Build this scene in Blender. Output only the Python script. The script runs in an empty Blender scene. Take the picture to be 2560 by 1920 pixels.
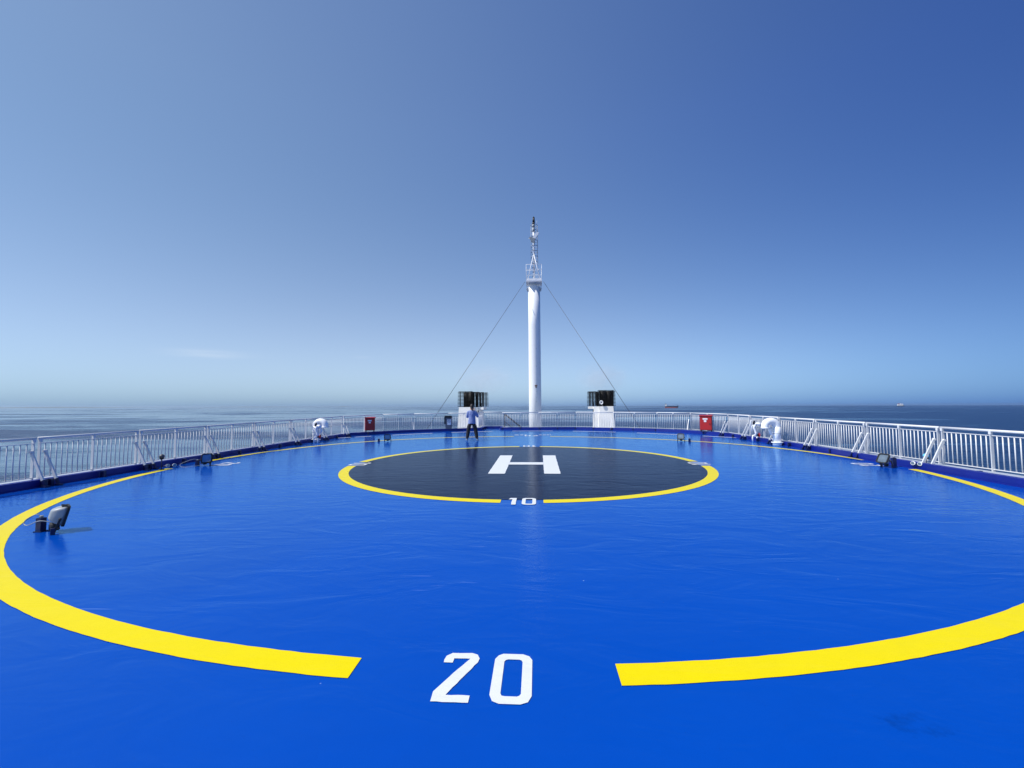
import bpy, bmesh, math, random
from mathutils import Vector, Matrix
R = math.radians
S = bpy.context.scene
random.seed(4)

# ------------------------------------------------------------------ camera
CX, CY, CH, FPX, PITCH, YAW, ROLL = 0.33623, -12.22335, 1.65331, 1050.0, 0.0518027, 0.0585525, -0.0067651
cam_data = bpy.data.cameras.new('camera')
cam = bpy.data.objects.new('camera', cam_data)
S.collection.objects.link(cam)
S.camera = cam
cam_data.sensor_width = 36.0
cam_data.lens = 36.0 * FPX / 2560.0
cam_data.clip_start = 0.05
cam_data.clip_end = 60000.0
F = Vector((-math.sin(YAW) * math.cos(PITCH), math.cos(YAW) * math.cos(PITCH), math.sin(PITCH)))
Rt = Vector((math.cos(YAW), math.sin(YAW), 0))
Up = Rt.cross(F)
R2 = Rt * math.cos(ROLL) + Up * math.sin(ROLL)
U2 = -Rt * math.sin(ROLL) + Up * math.cos(ROLL)
cam.matrix_world = Matrix(((R2.x, U2.x, -F.x, CX), (R2.y, U2.y, -F.y, CY), (R2.z, U2.z, -F.z, CH), (0, 0, 0, 1)))

# ------------------------------------------------------------------ sky and sun
SUN_EL = R(52)
SUN_H = Vector((-math.cos(R(16)), -math.sin(R(16)), 0))      # where the sun stands, horizontally
world = bpy.data.worlds.new('World')
S.world = world
world.use_nodes = True
wn, wl = world.node_tree.nodes, world.node_tree.links
wn.clear()
wo = wn.new('ShaderNodeOutputWorld')
bg = wn.new('ShaderNodeBackground')
bg.inputs['Strength'].default_value = 0.125
sky = wn.new('ShaderNodeTexSky')
sky.sky_type = 'NISHITA'
sky.sun_disc = False
sky.sun_elevation = SUN_EL
sky.sun_rotation = math.atan2(SUN_H.x, SUN_H.y)
sky.altitude = 0
sky.air_density = 1.0
sky.dust_density = 0.6
sky.ozone_density = 3.0
tc = wn.new('ShaderNodeTexCoord')

def wmath(op, a, b=None, clamp=False):
    n = wn.new('ShaderNodeMath'); n.operation = op; n.use_clamp = clamp
    for i, v in enumerate((a, b)):
        if v is None: continue
        if isinstance(v, (int, float)): n.inputs[i].default_value = v
        else: wl.new(v, n.inputs[i])
    return n.outputs[0]
sep = wn.new('ShaderNodeSeparateXYZ'); wl.new(tc.outputs['Generated'], sep.inputs[0])
# thin cirrus wisps low over the sea
mp = wn.new('ShaderNodeMapping'); mp.inputs['Scale'].default_value = (6, 6, 90)
wl.new(tc.outputs['Generated'], mp.inputs[0])
nz = wn.new('ShaderNodeTexNoise'); nz.inputs['Scale'].default_value = 1.0; nz.inputs['Detail'].default_value = 4
wl.new(mp.outputs[0], nz.inputs['Vector'])
def wisp(az, el, waz, wel):
    d = Vector((math.sin(R(az)) * math.cos(R(el)), math.cos(R(az)) * math.cos(R(el)), math.sin(R(el))))
    t = Vector((math.cos(R(az)), -math.sin(R(az)), 0))
    dt = wn.new('ShaderNodeVectorMath'); dt.operation = 'DOT_PRODUCT'
    wl.new(tc.outputs['Generated'], dt.inputs[0]); dt.inputs[1].default_value = t
    a = wmath('DIVIDE', dt.outputs['Value'], waz)
    z = wmath('DIVIDE', wmath('SUBTRACT', sep.outputs['Z'], d.z), wel)
    s = wmath('ADD', wmath('MULTIPLY', a, a), wmath('MULTIPLY', z, z))
    return wmath('POWER', 2.718, wmath('MULTIPLY', s, -1.0))
w1 = wisp(-39.4, 6.0, 0.055, 0.007)
w2 = wisp(-23.0, 6.35, 0.018, 0.0022)
w = wmath('ADD', w1, wmath('MULTIPLY', w2, 0.7))
w = wmath('MULTIPLY', w, wmath('MULTIPLY', wmath('SUBTRACT', nz.outputs['Fac'], 0.28), 1.2, True), True)
mixw = wn.new('ShaderNodeMix'); mixw.data_type = 'RGBA'
wl.new(wmath('MULTIPLY', w, 0.5), mixw.inputs['Factor'])
hs = wn.new('ShaderNodeHueSaturation'); hs.inputs['Saturation'].default_value = 1.0; hs.inputs['Hue'].default_value = 0.5; hs.inputs['Value'].default_value = 1.0
# local colour of this day's air: bluer aloft, paler and bluer at the horizon, deeper away from the sun
CX_ = wmath('MAXIMUM', wmath('MINIMUM', sep.outputs['X'], 0.8), -0.8)
CZ_ = wmath('MAXIMUM', wmath('MINIMUM', sep.outputs['Z'], 0.55), 0.0)
EZ_ = wmath('POWER', 2.71828, wmath('MULTIPLY', CZ_, -14.0))
terms = [1.0, CX_, CZ_, wmath('MULTIPLY', CX_, CZ_), EZ_, wmath('MULTIPLY', EZ_, CX_), wmath('MULTIPLY', CZ_, CZ_), wmath('MULTIPLY', CX_, CX_), wmath('MULTIPLY', wmath('MULTIPLY', CX_, CX_), CX_)]
COEF = [(0.418, 0.113, 0.038), (-0.385, -0.206, -0.101), (-2.027, -0.491, 0.308), (-0.448, -0.269, 0.328), (-1.131, -0.307, 0.458), (0.073, 0.06, 0.144), (2.04, 0.621, 0.047), (-1.041, -0.751, -0.481), (-0.342, -0.308, -0.239)]
comb = wn.new('ShaderNodeCombineXYZ')
for ch in range(3):
    acc = None
    for t_, c_ in zip(terms, COEF):
        v_ = c_[ch] if t_ == 1.0 and isinstance(t_, float) else wmath('MULTIPLY', t_, c_[ch])
        acc = v_ if acc is None else wmath('ADD', v_, acc)
    wl.new(wmath('POWER', 2.71828, acc), comb.inputs[ch])
tone = wn.new('ShaderNodeVectorMath'); tone.operation = 'MULTIPLY'
wl.new(sky.outputs[0], tone.inputs[0]); wl.new(comb.outputs[0], tone.inputs[1])
wl.new(tone.outputs[0], hs.inputs['Color'])
wl.new(hs.outputs[0], mixw.inputs[6])
mixw.inputs[7].default_value = (8.0, 8.2, 8.4, 1)
wl.new(mixw.outputs[2], bg.inputs[0])
wl.new(bg.outputs[0], wo.inputs[0])

sun_d = bpy.data.lights.new('sun', 'SUN')
sun_d.energy = 5.0
sun_d.angle = R(0.53)
sun_d.color = (1.0, 0.96, 0.9)
sun = bpy.data.objects.new('sun', sun_d)
S.collection.objects.link(sun)
sd = SUN_H * math.cos(SUN_EL) + Vector((0, 0, math.sin(SUN_EL)))
sun.rotation_euler = sd.to_track_quat('Z', 'Y').to_euler()
sun.location = sd * 30
S.view_settings.view_transform = 'Standard'
S.view_settings.look = 'None'
S.view_settings.exposure = 0.0
S.view_settings.gamma = 1.0
S.view_settings.use_curve_mapping = False
S.cycles.volume_bounces = 1
S.cycles.max_bounces = 8

# ------------------------------------------------------------------ materials
def new_mat(name):
    m = bpy.data.materials.new(name); m.use_nodes = True
    return m, m.node_tree.nodes, m.node_tree.links, m.node_tree.nodes['Principled BSDF']

def tex(n, l, kind, scale, vec=None, detail=3, rough=0.5, dist=0.0):
    t = n.new('ShaderNodeTexNoise')
    t.inputs['Scale'].default_value = scale; t.inputs['Detail'].default_value = detail
    t.inputs['Roughness'].default_value = rough; t.inputs['Distortion'].default_value = dist
    if vec is not None: l.new(vec, t.inputs['Vector'])
    return t.outputs['Fac']

def ramp(n, l, fac, a, b, ca=(0, 0, 0, 1), cb=(1, 1, 1, 1)):
    r = n.new('ShaderNodeValToRGB')
    r.color_ramp.elements[0].position = a; r.color_ramp.elements[1].position = b
    r.color_ramp.elements[0].color = ca; r.color_ramp.elements[1].color = cb
    l.new(fac, r.inputs[0]); return r.outputs[0]

def mix(n, l, fac, a, b, blend='MIX'):
    m = n.new('ShaderNodeMix'); m.data_type = 'RGBA'; m.blend_type = blend
    for i, v in ((0, fac), (6, a), (7, b)):
        if isinstance(v, (int, float)): m.inputs[i].default_value = v
        elif isinstance(v, tuple): m.inputs[i].default_value = v
        else: l.new(v, m.inputs[i])
    return m.outputs[2]

def paint(name, col, rough=0.4, metal=0.0, wear=0.12, wear_col=None, scale=3.0, spec=0.5, bump=0.0, bscale=30):
    m, n, l, p = new_mat(name)
    t = n.new('ShaderNodeTexCoord')
    f = tex(n, l, 'n', scale, t.outputs['Object'], 5, 0.6)
    c = tuple(col) + (1,)
    wc = tuple(x * 0.7 for x in col) + (1,) if wear_col is None else tuple(wear_col) + (1,)
    f2 = ramp(n, l, f, 0.45, 0.75)
    mm = n.new('ShaderNodeMath'); mm.operation = 'MULTIPLY'; mm.inputs[1].default_value = wear; l.new(f2, mm.inputs[0])
    l.new(mix(n, l, mm.outputs[0], c, wc), p.inputs['Base Color'])
    p.inputs['Roughness'].default_value = rough; p.inputs['Metallic'].default_value = metal
    p.inputs['Specular IOR Level'].default_value = spec
    if bump:
        b = n.new('ShaderNodeBump'); b.inputs['Strength'].default_value = bump; b.inputs['Distance'].default_value = 0.01
        l.new(tex(n, l, 'n', bscale, t.outputs['Object'], 3), b.inputs['Height']); l.new(b.outputs[0], p.inputs['Normal'])
    return m

def deck_paint(name, col, dark, rough=0.3, var=0.35, spec=0.5, scuff=True, tint=None, matt=0.0):
    """gloss deck paint over uneven plating: hand-rolled coat, scuffs, specks, faint plate undulation"""
    m, n, l, p = new_mat(name)
    t = n.new('ShaderNodeTexCoord'); v = t.outputs['Object']
    big = tex(n, l, 'n', 0.35, v, 4, 0.55, 0.6)
    fine = tex(n, l, 'n', 7.0, v, 6, 0.7)
    grain = tex(n, l, 'n', 170.0, v, 3, 0.6)
    c = mix(n, l, ramp(n, l, big, 0.3, 0.75), tuple(col) + (1,), tuple(dark) + (1,))
    k = n.new('ShaderNodeMath'); k.operation = 'MULTIPLY'; k.inputs[1].default_value = 0.25; l.new(ramp(n, l, fine, 0.35, 0.8), k.inputs[0])
    c = mix(n, l, k.outputs[0], c, tuple(x * 0.78 for x in col) + (1,))
    g = n.new('ShaderNodeMath'); g.operation = 'MULTIPLY'; g.inputs[1].default_value = 0.22; l.new(ramp(n, l, grain, 0.35, 0.7), g.inputs[0])
    c = mix(n, l, g.outputs[0], c, tuple(min(1, x * 1.35) for x in col) + (1,))
    rmask = None
    if scuff:
        # pale scratches: stretched noise
        mp = n.new('ShaderNodeMapping'); mp.inputs['Rotation'].default_value = (0, 0, 0.75); mp.inputs['Scale'].default_value = (1.2, 26, 1)
        l.new(v, mp.inputs[0])
        sc = tex(n, l, 'n', 1.0, mp.outputs[0], 3, 0.5)
        s2 = tex(n, l, 'n', 0.8, v, 2, 0.5)
        a = n.new('ShaderNodeMath'); a.operation = 'MULTIPLY'; l.new(ramp(n, l, sc, 0.71, 0.74), a.inputs[0]); l.new(ramp(n, l, s2, 0.52, 0.62), a.inputs[1])
        a2 = n.new('ShaderNodeMath'); a2.operation = 'MULTIPLY'; a2.inputs[1].default_value = 0.35; l.new(a.outputs[0], a2.inputs[0])
        c = mix(n, l, a2.outputs[0], c, (0.25, 0.4, 0.75, 1))
        # specks of salt and grit
        vo = n.new('ShaderNodeTexVoronoi'); vo.inputs['Scale'].default_value = 3.3; l.new(v, vo.inputs['Vector'])
        sp = ramp(n, l, vo.outputs['Distance'], 0.012, 0.022, (1, 1, 1, 1), (0, 0, 0, 1))
        sm = n.new('ShaderNodeMath'); sm.operation = 'MULTIPLY'; l.new(sp, sm.inputs[0]); l.new(ramp(n, l, tex(n, l, 'n', 2.3, v, 2), 0.5, 0.6), sm.inputs[1])
        c = mix(n, l, sm.outputs[0], c, (0.35, 0.5, 0.75, 1))
        # scuffed dark patch near the bottom right of the landing circle
        sv = n.new('ShaderNodeVectorMath'); sv.operation = 'SUBTRACT'; l.new(v, sv.inputs[0]); sv.inputs[1].default_value = (2.28, -9.85, 0)
        ms = n.new('ShaderNodeMapping'); ms.inputs['Rotation'].default_value = (0, 0, R(-38)); ms.inputs['Scale'].default_value = (2.6, 5.5, 1); l.new(sv.outputs[0], ms.inputs[0])
        ln = n.new('ShaderNodeVectorMath'); ln.operation = 'LENGTH'; l.new(ms.outputs[0], ln.inputs[0])
        pm = n.new('ShaderNodeMath'); pm.operation = 'ADD'; l.new(ln.outputs['Value'], pm.inputs[0]); l.new(tex(n, l, 'n', 14, v, 4, 0.7), pm.inputs[1])
        pf = ramp(n, l, pm.outputs[0], 0.85, 1.15, (0.5, 0.5, 0.5, 1), (0, 0, 0, 1))
        pq = n.new('ShaderNodeMath'); pq.operation = 'MULTIPLY'; l.new(pf, pq.inputs[0]); l.new(ramp(n, l, tex(n, l, 'n', 9, v, 4, 0.7), 0.4, 0.65), pq.inputs[1])
        c = mix(n, l, pq.outputs[0], c, tuple(x * 0.55 for x in col) + (1,))
    l.new(c, p.inputs['Base Color'])
    rr = ramp(n, l, big, 0.3, 0.7, (rough * 0.8,) * 3 + (1,), (rough * 1.25,) * 3 + (1,))
    l.new(rr, p.inputs['Roughness'])
    p.inputs['Specular IOR Level'].default_value = spec
    # uneven plating, brush marks, grit
    mpb = n.new('ShaderNodeMapping'); mpb.inputs['Scale'].default_value = (0.7, 1.6, 1); mpb.inputs['Rotation'].default_value = (0, 0, 0.12); l.new(v, mpb.inputs[0])
    b0 = n.new('ShaderNodeBump'); b0.inputs['Strength'].default_value = 0.42; b0.inputs['Distance'].default_value = 0.03
    l.new(tex(n, l, 'n', 1.5, mpb.outputs[0], 3, 0.52, 1.2), b0.inputs['Height'])
    b1 = n.new('ShaderNodeBump'); b1.inputs['Strength'].default_value = 0.36; b1.inputs['Distance'].default_value = 0.006
    l.new(tex(n, l, 'n', 11, mpb.outputs[0], 5, 0.65, 1.2), b1.inputs['Height']); l.new(b0.outputs[0], b1.inputs['Normal'])
    b2 = n.new('ShaderNodeBump'); b2.inputs['Strength'].default_value = 0.25; b2.inputs['Distance'].default_value = 0.001
    l.new(grain, b2.inputs['Height']); l.new(b1.outputs[0], b2.inputs['Normal'])
    l.new(b2.outputs[0], p.inputs['Normal'])
    if tint:
        # matt pigment plus gloss: tint recolours the reflections, matt weakens them evenly
        df = n.new('ShaderNodeBsdfDiffuse'); l.new(c, df.inputs['Color'])
        bd = n.new('ShaderNodeBump'); bd.inputs['Strength'].default_value = 0.35; bd.inputs['Distance'].default_value = 0.0012; l.new(fine, bd.inputs['Height']); l.new(bd.outputs[0], df.inputs['Normal'])
        gl = n.new('ShaderNodeBsdfGlossy'); gl.inputs['Color'].default_value = tint + (1,); l.new(rr, gl.inputs['Roughness']); l.new(b2.outputs[0], gl.inputs['Normal'])
        fr = n.new('ShaderNodeFresnel'); fr.inputs['IOR'].default_value = 1.42; l.new(b0.outputs[0], fr.inputs['Normal'])
        fm = n.new('ShaderNodeMath'); fm.operation = 'MULTIPLY'; fm.inputs[1].default_value = 1.0 - matt; l.new(fr.outputs[0], fm.inputs[0])
        ms_ = n.new('ShaderNodeMixShader'); l.new(fm.outputs[0], ms_.inputs[0])
        out = [q for q in n if q.type == 'OUTPUT_MATERIAL'][0]
        l.new(df.outputs[0], ms_.inputs[1]); l.new(gl.outputs[0], ms_.inputs[2]); l.new(ms_.outputs[0], out.inputs['Surface'])
    return m

BLUE = (0.0, 0.059, 0.39)
M = {}
M['deck'] = deck_paint('blue_deck_paint', BLUE, (0.0, 0.052, 0.355), 0.11, tint=(0.50, 0.84, 1.0), matt=0.05)
M['pad'] = deck_paint('black_deck_paint', (0.005, 0.008, 0.022), (0.003, 0.005, 0.014), 0.09, scuff=False, tint=(0.72, 0.82, 1.0), matt=0.47)
M['yellow'] = deck_paint('yellow_marking_paint', (0.72, 0.60, 0.0), (0.68, 0.55, 0.0), 0.3, scuff=False, tint=(1.0, 0.95, 0.7), matt=0.5)
M['white_mark'] = deck_paint('white_marking_paint', (0.68, 0.70, 0.71), (0.60, 0.63, 0.65), 0.4, spec=0.3, scuff=False)
M['kerb'] = paint('blue_kerb_paint', (0.0, 0.010, 0.21), 0.45, wear=0.35, wear_col=(0.0, 0.005, 0.09), scale=1.5)
M['ledge'] = paint('pale_ledge_paint', (0.36, 0.40, 0.47), 0.5, wear=0.5, scale=2)
M['white'] = paint('white_marine_paint', (0.88, 0.89, 0.90), 0.35, wear=0.15, wear_col=(0.7, 0.68, 0.62), scale=2.0)
M['rail'] = paint('white_rail_paint', (0.66, 0.67, 0.68), 0.4, wear=0.15, scale=4)
M['funnel'] = paint('funnel_paint', (0.88, 0.87, 0.84), 0.5, wear=0.35, wear_col=(0.55, 0.47, 0.33), scale=0.6)
M['soot'] = paint('sooty_black_steel', (0.004, 0.004, 0.004), 0.55, wear=0.3, wear_col=(0.02, 0.012, 0.008), scale=2, spec=0.25)
M['black'] = paint('black_rubber', (0.012, 0.012, 0.014), 0.5)
M['navy'] = paint('dark_blue_steel', (0.002, 0.008, 0.06), 0.4)
M['grey'] = paint('grey_cast_metal', (0.30, 0.33, 0.35), 0.45, wear=0.4, scale=10)
M['steel'] = paint('wire_steel', (0.10, 0.10, 0.11), 0.5, metal=0.4)
M['darksteel'] = paint('dark_handrail_steel', (0.010, 0.012, 0.022), 0.45)
M['red'] = paint('red_box_paint', (0.42, 0.012, 0.010), 0.35, wear=0.3, scale=4)
M['valve'] = paint('red_valve_paint', (0.45, 0.01, 0.012), 0.35)
M['label'] = paint('white_label', (0.78, 0.77, 0.76), 0.5, wear=0.2, scale=20)
M['rust'] = paint('rusty_bracket', (0.12, 0.05, 0.02), 0.8)
M['binbody'] = paint('grey_bin_plastic', (0.13, 0.13, 0.15), 0.5)
M['skin'] = paint('skin', (0.50, 0.29, 0.20), 0.5)
M['hair'] = paint('dark_brown_hair', (0.018, 0.011, 0.008), 0.45, scale=40, wear=0.5, wear_col=(0.05, 0.03, 0.02))
M['trousers'] = paint('black_trousers', (0.012, 0.010, 0.011), 0.8, bump=0.3, bscale=60)
M['shoe'] = paint('white_shoe_sole', (0.7, 0.7, 0.68), 0.6)
M['shoeup'] = paint('dark_shoe_upper', (0.03, 0.03, 0.04), 0.6)
M['hull_dark'] = paint('dark_ship_hull', (0.012, 0.015, 0.035), 0.5)
M['hull_red'] = paint('red_ship_bottom', (0.34, 0.07, 0.06), 0.6)
M['hull'] = paint('ship_hull_paint', (0.01, 0.03, 0.2), 0.5)
M['lower'] = paint('lower_deck_paint', (0.38, 0.41, 0.45), 0.7)
M['land'] = paint('distant_land', (0.13, 0.17, 0.17), 0.9, scale=0.002, wear=0.6)
M['blue_sign'] = paint('dark_blue_print', (0.02, 0.03, 0.12), 0.5)
M['cyan'] = paint('cyan_plastic_lens', (0.12, 0.50, 0.80), 0.25)

def glass_mat():
    m, n, l, p = new_mat('lamp_glass')
    t = n.new('ShaderNodeTexCoord')
    l.new(mix(n, l, tex(n, l, 'n', 9, t.outputs['Object'], 4), (0.10, 0.14, 0.18, 1), (0.42, 0.50, 0.54, 1)), p.inputs['Base Color'])
    p.inputs['Metallic'].default_value = 0.6; p.inputs['Roughness'].default_value = 0.12
    return m
M['glass'] = glass_mat()
def shirt_mat():
    m, n, l, p = new_mat('blue_striped_shirt')
    t = n.new('ShaderNodeTexCoord')
    wv = n.new('ShaderNodeTexWave'); wv.inputs['Scale'].default_value = 22; wv.inputs['Distortion'].default_value = 1.0; wv.bands_direction = 'X'
    l.new(t.outputs['Object'], wv.inputs['Vector'])
    l.new(mix(n, l, ramp(n, l, wv.outputs['Fac'], 0.4, 0.6), (0.10, 0.15, 0.38, 1), (0.30, 0.36, 0.55, 1)), p.inputs['Base Color'])
    p.inputs['Roughness'].default_value = 0.85
    b = n.new('ShaderNodeBump'); b.inputs['Strength'].default_value = 0.8; b.inputs['Distance'].default_value = 0.03
    l.new(tex(n, l, 'n', 9, t.outputs['Object'], 4, 0.6, 1.0), b.inputs['Height']); l.new(b.outputs[0], p.inputs['Normal'])
    return m
M['shirt'] = shirt_mat()

def sea_mat():
    m, n, l, p = new_mat('sea_water')
    t = n.new('ShaderNodeTexCoord'); v = t.outputs['Object']
    p.inputs['IOR'].default_value = 1.33
    def mapped(sx, sy, rz=0.0):
        mp = n.new('ShaderNodeMapping'); mp.inputs['Scale'].default_value = (sx, sy, 1); mp.inputs['Rotation'].default_value = (0, 0, rz); l.new(v, mp.inputs[0]); return mp.outputs[0]
    # slicks: smooth ribbons wandering over the water, at several sizes
    s1 = tex(n, l, 'n', 1.0, mapped(1 / 900, 1 / 330, 0.12), 5, 0.62, 2.2)
    s2 = tex(n, l, 'n', 1.0, mapped(1 / 150, 1 / 60, -0.1), 4, 0.6, 1.5)
    s3 = tex(n, l, 'n', 1.0, mapped(1 / 5200, 1 / 1500, 0.05), 4, 0.6, 1.0)
    a = n.new('ShaderNodeMath'); a.operation = 'MULTIPLY_ADD'; l.new(s2, a.inputs[0]); a.inputs[1].default_value = 0.35
    b = n.new('ShaderNodeMath'); b.operation = 'MULTIPLY_ADD'; l.new(s3, b.inputs[0]); b.inputs[1].default_value = 0.45; l.new(s1, b.inputs[2]); l.new(b.outputs[0], a.inputs[2])
    # left-right brightness put into the water: smoother, paler to port; rougher, darker to starboard
    sp_ = n.new('ShaderNodeSeparateXYZ'); l.new(v, sp_.inputs[0])
    def mth(op, x, y=None):
        q = n.new('ShaderNodeMath'); q.operation = op
        for i_, w_ in enumerate((x, y)):
            if w_ is None: continue
            if isinstance(w_, (int, float)): q.inputs[i_].default_value = w_
            else: l.new(w_, q.inputs[i_])
        return q.outputs[0]
    rat = mth('DIVIDE', sp_.outputs['X'], mth('ADD', mth('ADD', mth('ABSOLUTE', sp_.outputs['X']), mth('ABSOLUTE', sp_.outputs['Y'])), 1.0))
    calm = mth('SUBTRACT', a.outputs[0], mth('MULTIPLY', rat, 0.17))
    slick = ramp(n, l, calm, 0.84, 1.02)
    l.new(mix(n, l, slick, (0.003, 0.024, 0.085, 1), (0.02, 0.075, 0.14, 1)), p.inputs['Base Color'])
    rgh = ramp(n, l, calm, 0.84, 1.0, (0.34, 0.34, 0.34, 1), (0.08, 0.08, 0.08, 1))
    l.new(rgh, p.inputs['Roughness'])
    st = ramp(n, l, calm, 0.84, 1.02, (1, 1, 1, 1), (0.22, 0.22, 0.22, 1))
    w1 = tex(n, l, 'n', 1.0, mapped(1 / 7, 1 / 3.5, 0.3), 5, 0.6, 0.5)
    w2 = tex(n, l, 'n', 1.0, mapped(1 / 45, 1 / 24, -0.3), 4, 0.6, 0.6)
    b0 = n.new('ShaderNodeBump'); b0.inputs['Distance'].default_value = 6.0; l.new(w2, b0.inputs['Height']); l.new(st, b0.inputs['Strength'])
    b1 = n.new('ShaderNodeBump'); b1.inputs['Distance'].default_value = 2.2; l.new(w1, b1.inputs['Height']); l.new(b0.outputs[0], b1.inputs['Normal']); l.new(st, b1.inputs['Strength'])
    l.new(b1.outputs[0], p.inputs['Normal'])
    return m
M['sea'] = sea_mat()

# ------------------------------------------------------------------ mesh helpers
def hand(poly, amp=0.0022, step=0.035):
    # hand-painted outline: the masked edge wanders by a couple of millimetres
    out = []; n_ = len(poly)
    for i_ in range(n_):
        a_, b_ = Vector(poly[i_]), Vector(poly[(i_ + 1) % n_]); k_ = max(1, int((b_ - a_).length / step))
        for q_ in range(k_):
            p_ = a_.lerp(b_, q_ / k_); out.append((p_.x + random.uniform(-amp, amp), p_.y + random.uniform(-amp, amp)))
    return out
class MB:
    def __init__(s): s.bm = bmesh.new()
    def box(s, c, size, rot=None, taper=None):
        hx, hy, hz = size[0] / 2, size[1] / 2, size[2] / 2
        vs = []
        for z in (-1, 1):
            k = taper if (taper and z == 1) else (1, 1)
            for x, y in ((-1, -1), (1, -1), (1, 1), (-1, 1)):
                v = Vector((x * hx * k[0], y * hy * k[1], z * hz))
                if rot: v = rot @ v
                vs.append(s.bm.verts.new(v + Vector(c)))
        for f in ((0, 3, 2, 1), (4, 5, 6, 7), (0, 1, 5, 4), (1, 2, 6, 5), (2, 3, 7, 6), (3, 0, 4, 7)):
            s.bm.faces.new([vs[i] for i in f])
        return s
    def bar(s, a, b, w, d, side=None):
        a, b = Vector(a), Vector(b); z = (b - a).normalized()
        sd_ = Vector(side) if side else Vector((0, 0, 1))
        if abs(z.dot(sd_.normalized())) > 0.98: sd_ = Vector((1, 0, 0))
        x = sd_.cross(z).normalized(); y = z.cross(x)
        rot = Matrix((x, y, z)).transposed()
        return s.box((a + b) / 2, (w, d, (b - a).length), rot)
    def tube(s, pts, r, seg=8, cap=True, closed=False):
        pts = [Vector(p) for p in pts]; n = len(pts)
        rs = r if isinstance(r, (list, tuple)) else [r] * n
        rings = []; ref = None
        for i, p in enumerate(pts):
            if closed: t = pts[(i + 1) % n] - pts[i - 1]
            else: t = pts[min(i + 1, n - 1)] - pts[max(i - 1, 0)]
            t.normalize()
            if ref is None:
                ref = Vector((0, 0, 1)) if abs(t.z) < 0.9 else Vector((1, 0, 0))
            x = ref - t * ref.dot(t)
            if x.length < 1e-4: x = t.orthogonal()
            x.normalize(); y = t.cross(x); ref = x
            rings.append([s.bm.verts.new(p + (x * math.cos(2 * math.pi * k / seg) + y * math.sin(2 * math.pi * k / seg)) * rs[i]) for k in range(seg)])
        m = n if closed else n - 1
        for i in range(m):
            A, B = rings[i], rings[(i + 1) % n]
            for k in range(seg):
                f = s.bm.faces.new((A[k], A[(k + 1) % seg], B[(k + 1) % seg], B[k])); f.smooth = True
        if cap and not closed:
            s.bm.faces.new(rings[0][::-1]); s.bm.faces.new(rings[-1])
        return s
    def cyl(s, a, b, r, seg=12, r2=None):
        return s.tube([a, b], [r, r if r2 is None else r2], seg)
    def prism(s, poly, z0, z1):
        lo = [s.bm.verts.new((x, y, z0)) for x, y in poly]; hi = [s.bm.verts.new((x, y, z1)) for x, y in poly]
        s.bm.faces.new(lo[::-1]); s.bm.faces.new(hi); n = len(poly)
        for i in range(n): s.bm.faces.new((lo[i], lo[(i + 1) % n], hi[(i + 1) % n], hi[i]))
        return s
    def flat(s, poly, z):
        s.bm.faces.new([s.bm.verts.new((x, y, z)) for x, y in poly]); return s
    def strip(s, A, B, za, zb=None, closed=False):
        zb = za if zb is None else zb
        a = [s.bm.verts.new((p[0], p[1], za)) for p in A]; b = [s.bm.verts.new((p[0], p[1], zb)) for p in B]
        n = len(a)
        for i in range(n if closed else n - 1):
            j = (i + 1) % n; s.bm.faces.new((a[i], a[j], b[j], b[i]))
        return s
    def build(s, name, mat, parent=None, bevel=0.0, smooth=False):
        bmesh.ops.triangulate(s.bm, faces=[f for f in s.bm.faces if len(f.verts) > 8])
        bmesh.ops.recalc_face_normals(s.bm, faces=s.bm.faces)
        zs_ = [v.co.z for v in s.bm.verts]
        if zs_ and max(zs_) - min(zs_) < 1e-5:
            for f_ in s.bm.faces:
                if f_.normal.z < 0: f_.normal_flip()
        me = bpy.data.meshes.new(name)
        if bevel: bmesh.ops.bevel(s.bm, geom=[e for e in s.bm.edges if len(e.link_faces) == 2 and e.calc_face_angle(0) > 0.5], offset=bevel, segments=2, affect='EDGES', clamp_overlap=True)
        s.bm.to_mesh(me); s.bm.free()
        if smooth:
            for p in me.polygons: p.use_smooth = True
        me.materials.append(M[mat] if isinstance(mat, str) else mat)
        o = bpy.data.objects.new(name, me); S.collection.objects.link(o)
        if parent: o.parent = parent
        return o

def thing(name, label, cat, loc=(0, 0, 0), rz=0, group=None):
    o = bpy.data.objects.new(name, None); S.collection.objects.link(o)
    o.empty_display_size = 0.1
    o.location = loc; o.rotation_euler = (0, 0, rz); o['label'] = label; o['category'] = cat
    if group: o['group'] = group
    return o
def struct(o): o['kind'] = 'structure'; return o
def dup(root, loc, rz, label):
    r = root.copy(); S.collection.objects.link(r); r.location = loc; r.rotation_euler = (0, 0, rz); r['label'] = label
    for ch in list(root.children):
        c = ch.copy(); S.collection.objects.link(c); c.parent = r
        for g in list(ch.children):
            d = g.copy(); S.collection.objects.link(d); d.parent = c
    return r

# ------------------------------------------------------------------ sea, hull, deck
SEA_Z = -20.0
SEA_N = Vector((0.004015, 0.00029, 1)).normalized()        # the ferry heels a little against the sea
sea_rot = Vector((0, 0, 1)).rotation_difference(SEA_N).to_euler()
mb = MB()
rings = [0, 30, 80, 200, 600, 1800, 6000, 20000]
seg = 96
prev = None
for r_ in rings[1:]:
    ring = [mb.bm.verts.new((r_ * math.cos(2 * math.pi * k / seg), r_ * math.sin(2 * math.pi * k / seg), 0)) for k in range(seg)]
    if prev is None: mb.bm.faces.new(ring)
    else:
        for k in range(seg): mb.bm.faces.new((prev[k], prev[(k + 1) % seg], ring[(k + 1) % seg], ring[k]))
    prev = ring
sea = struct(mb.build('sea', 'sea')); sea.location = (0, 0, SEA_Z); sea.rotation_euler = sea_rot
def on_sea(x, y):
    return Vector((x, y, SEA_Z - (SEA_N.x * x + SEA_N.y * y) / SEA_N.z))

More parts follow.
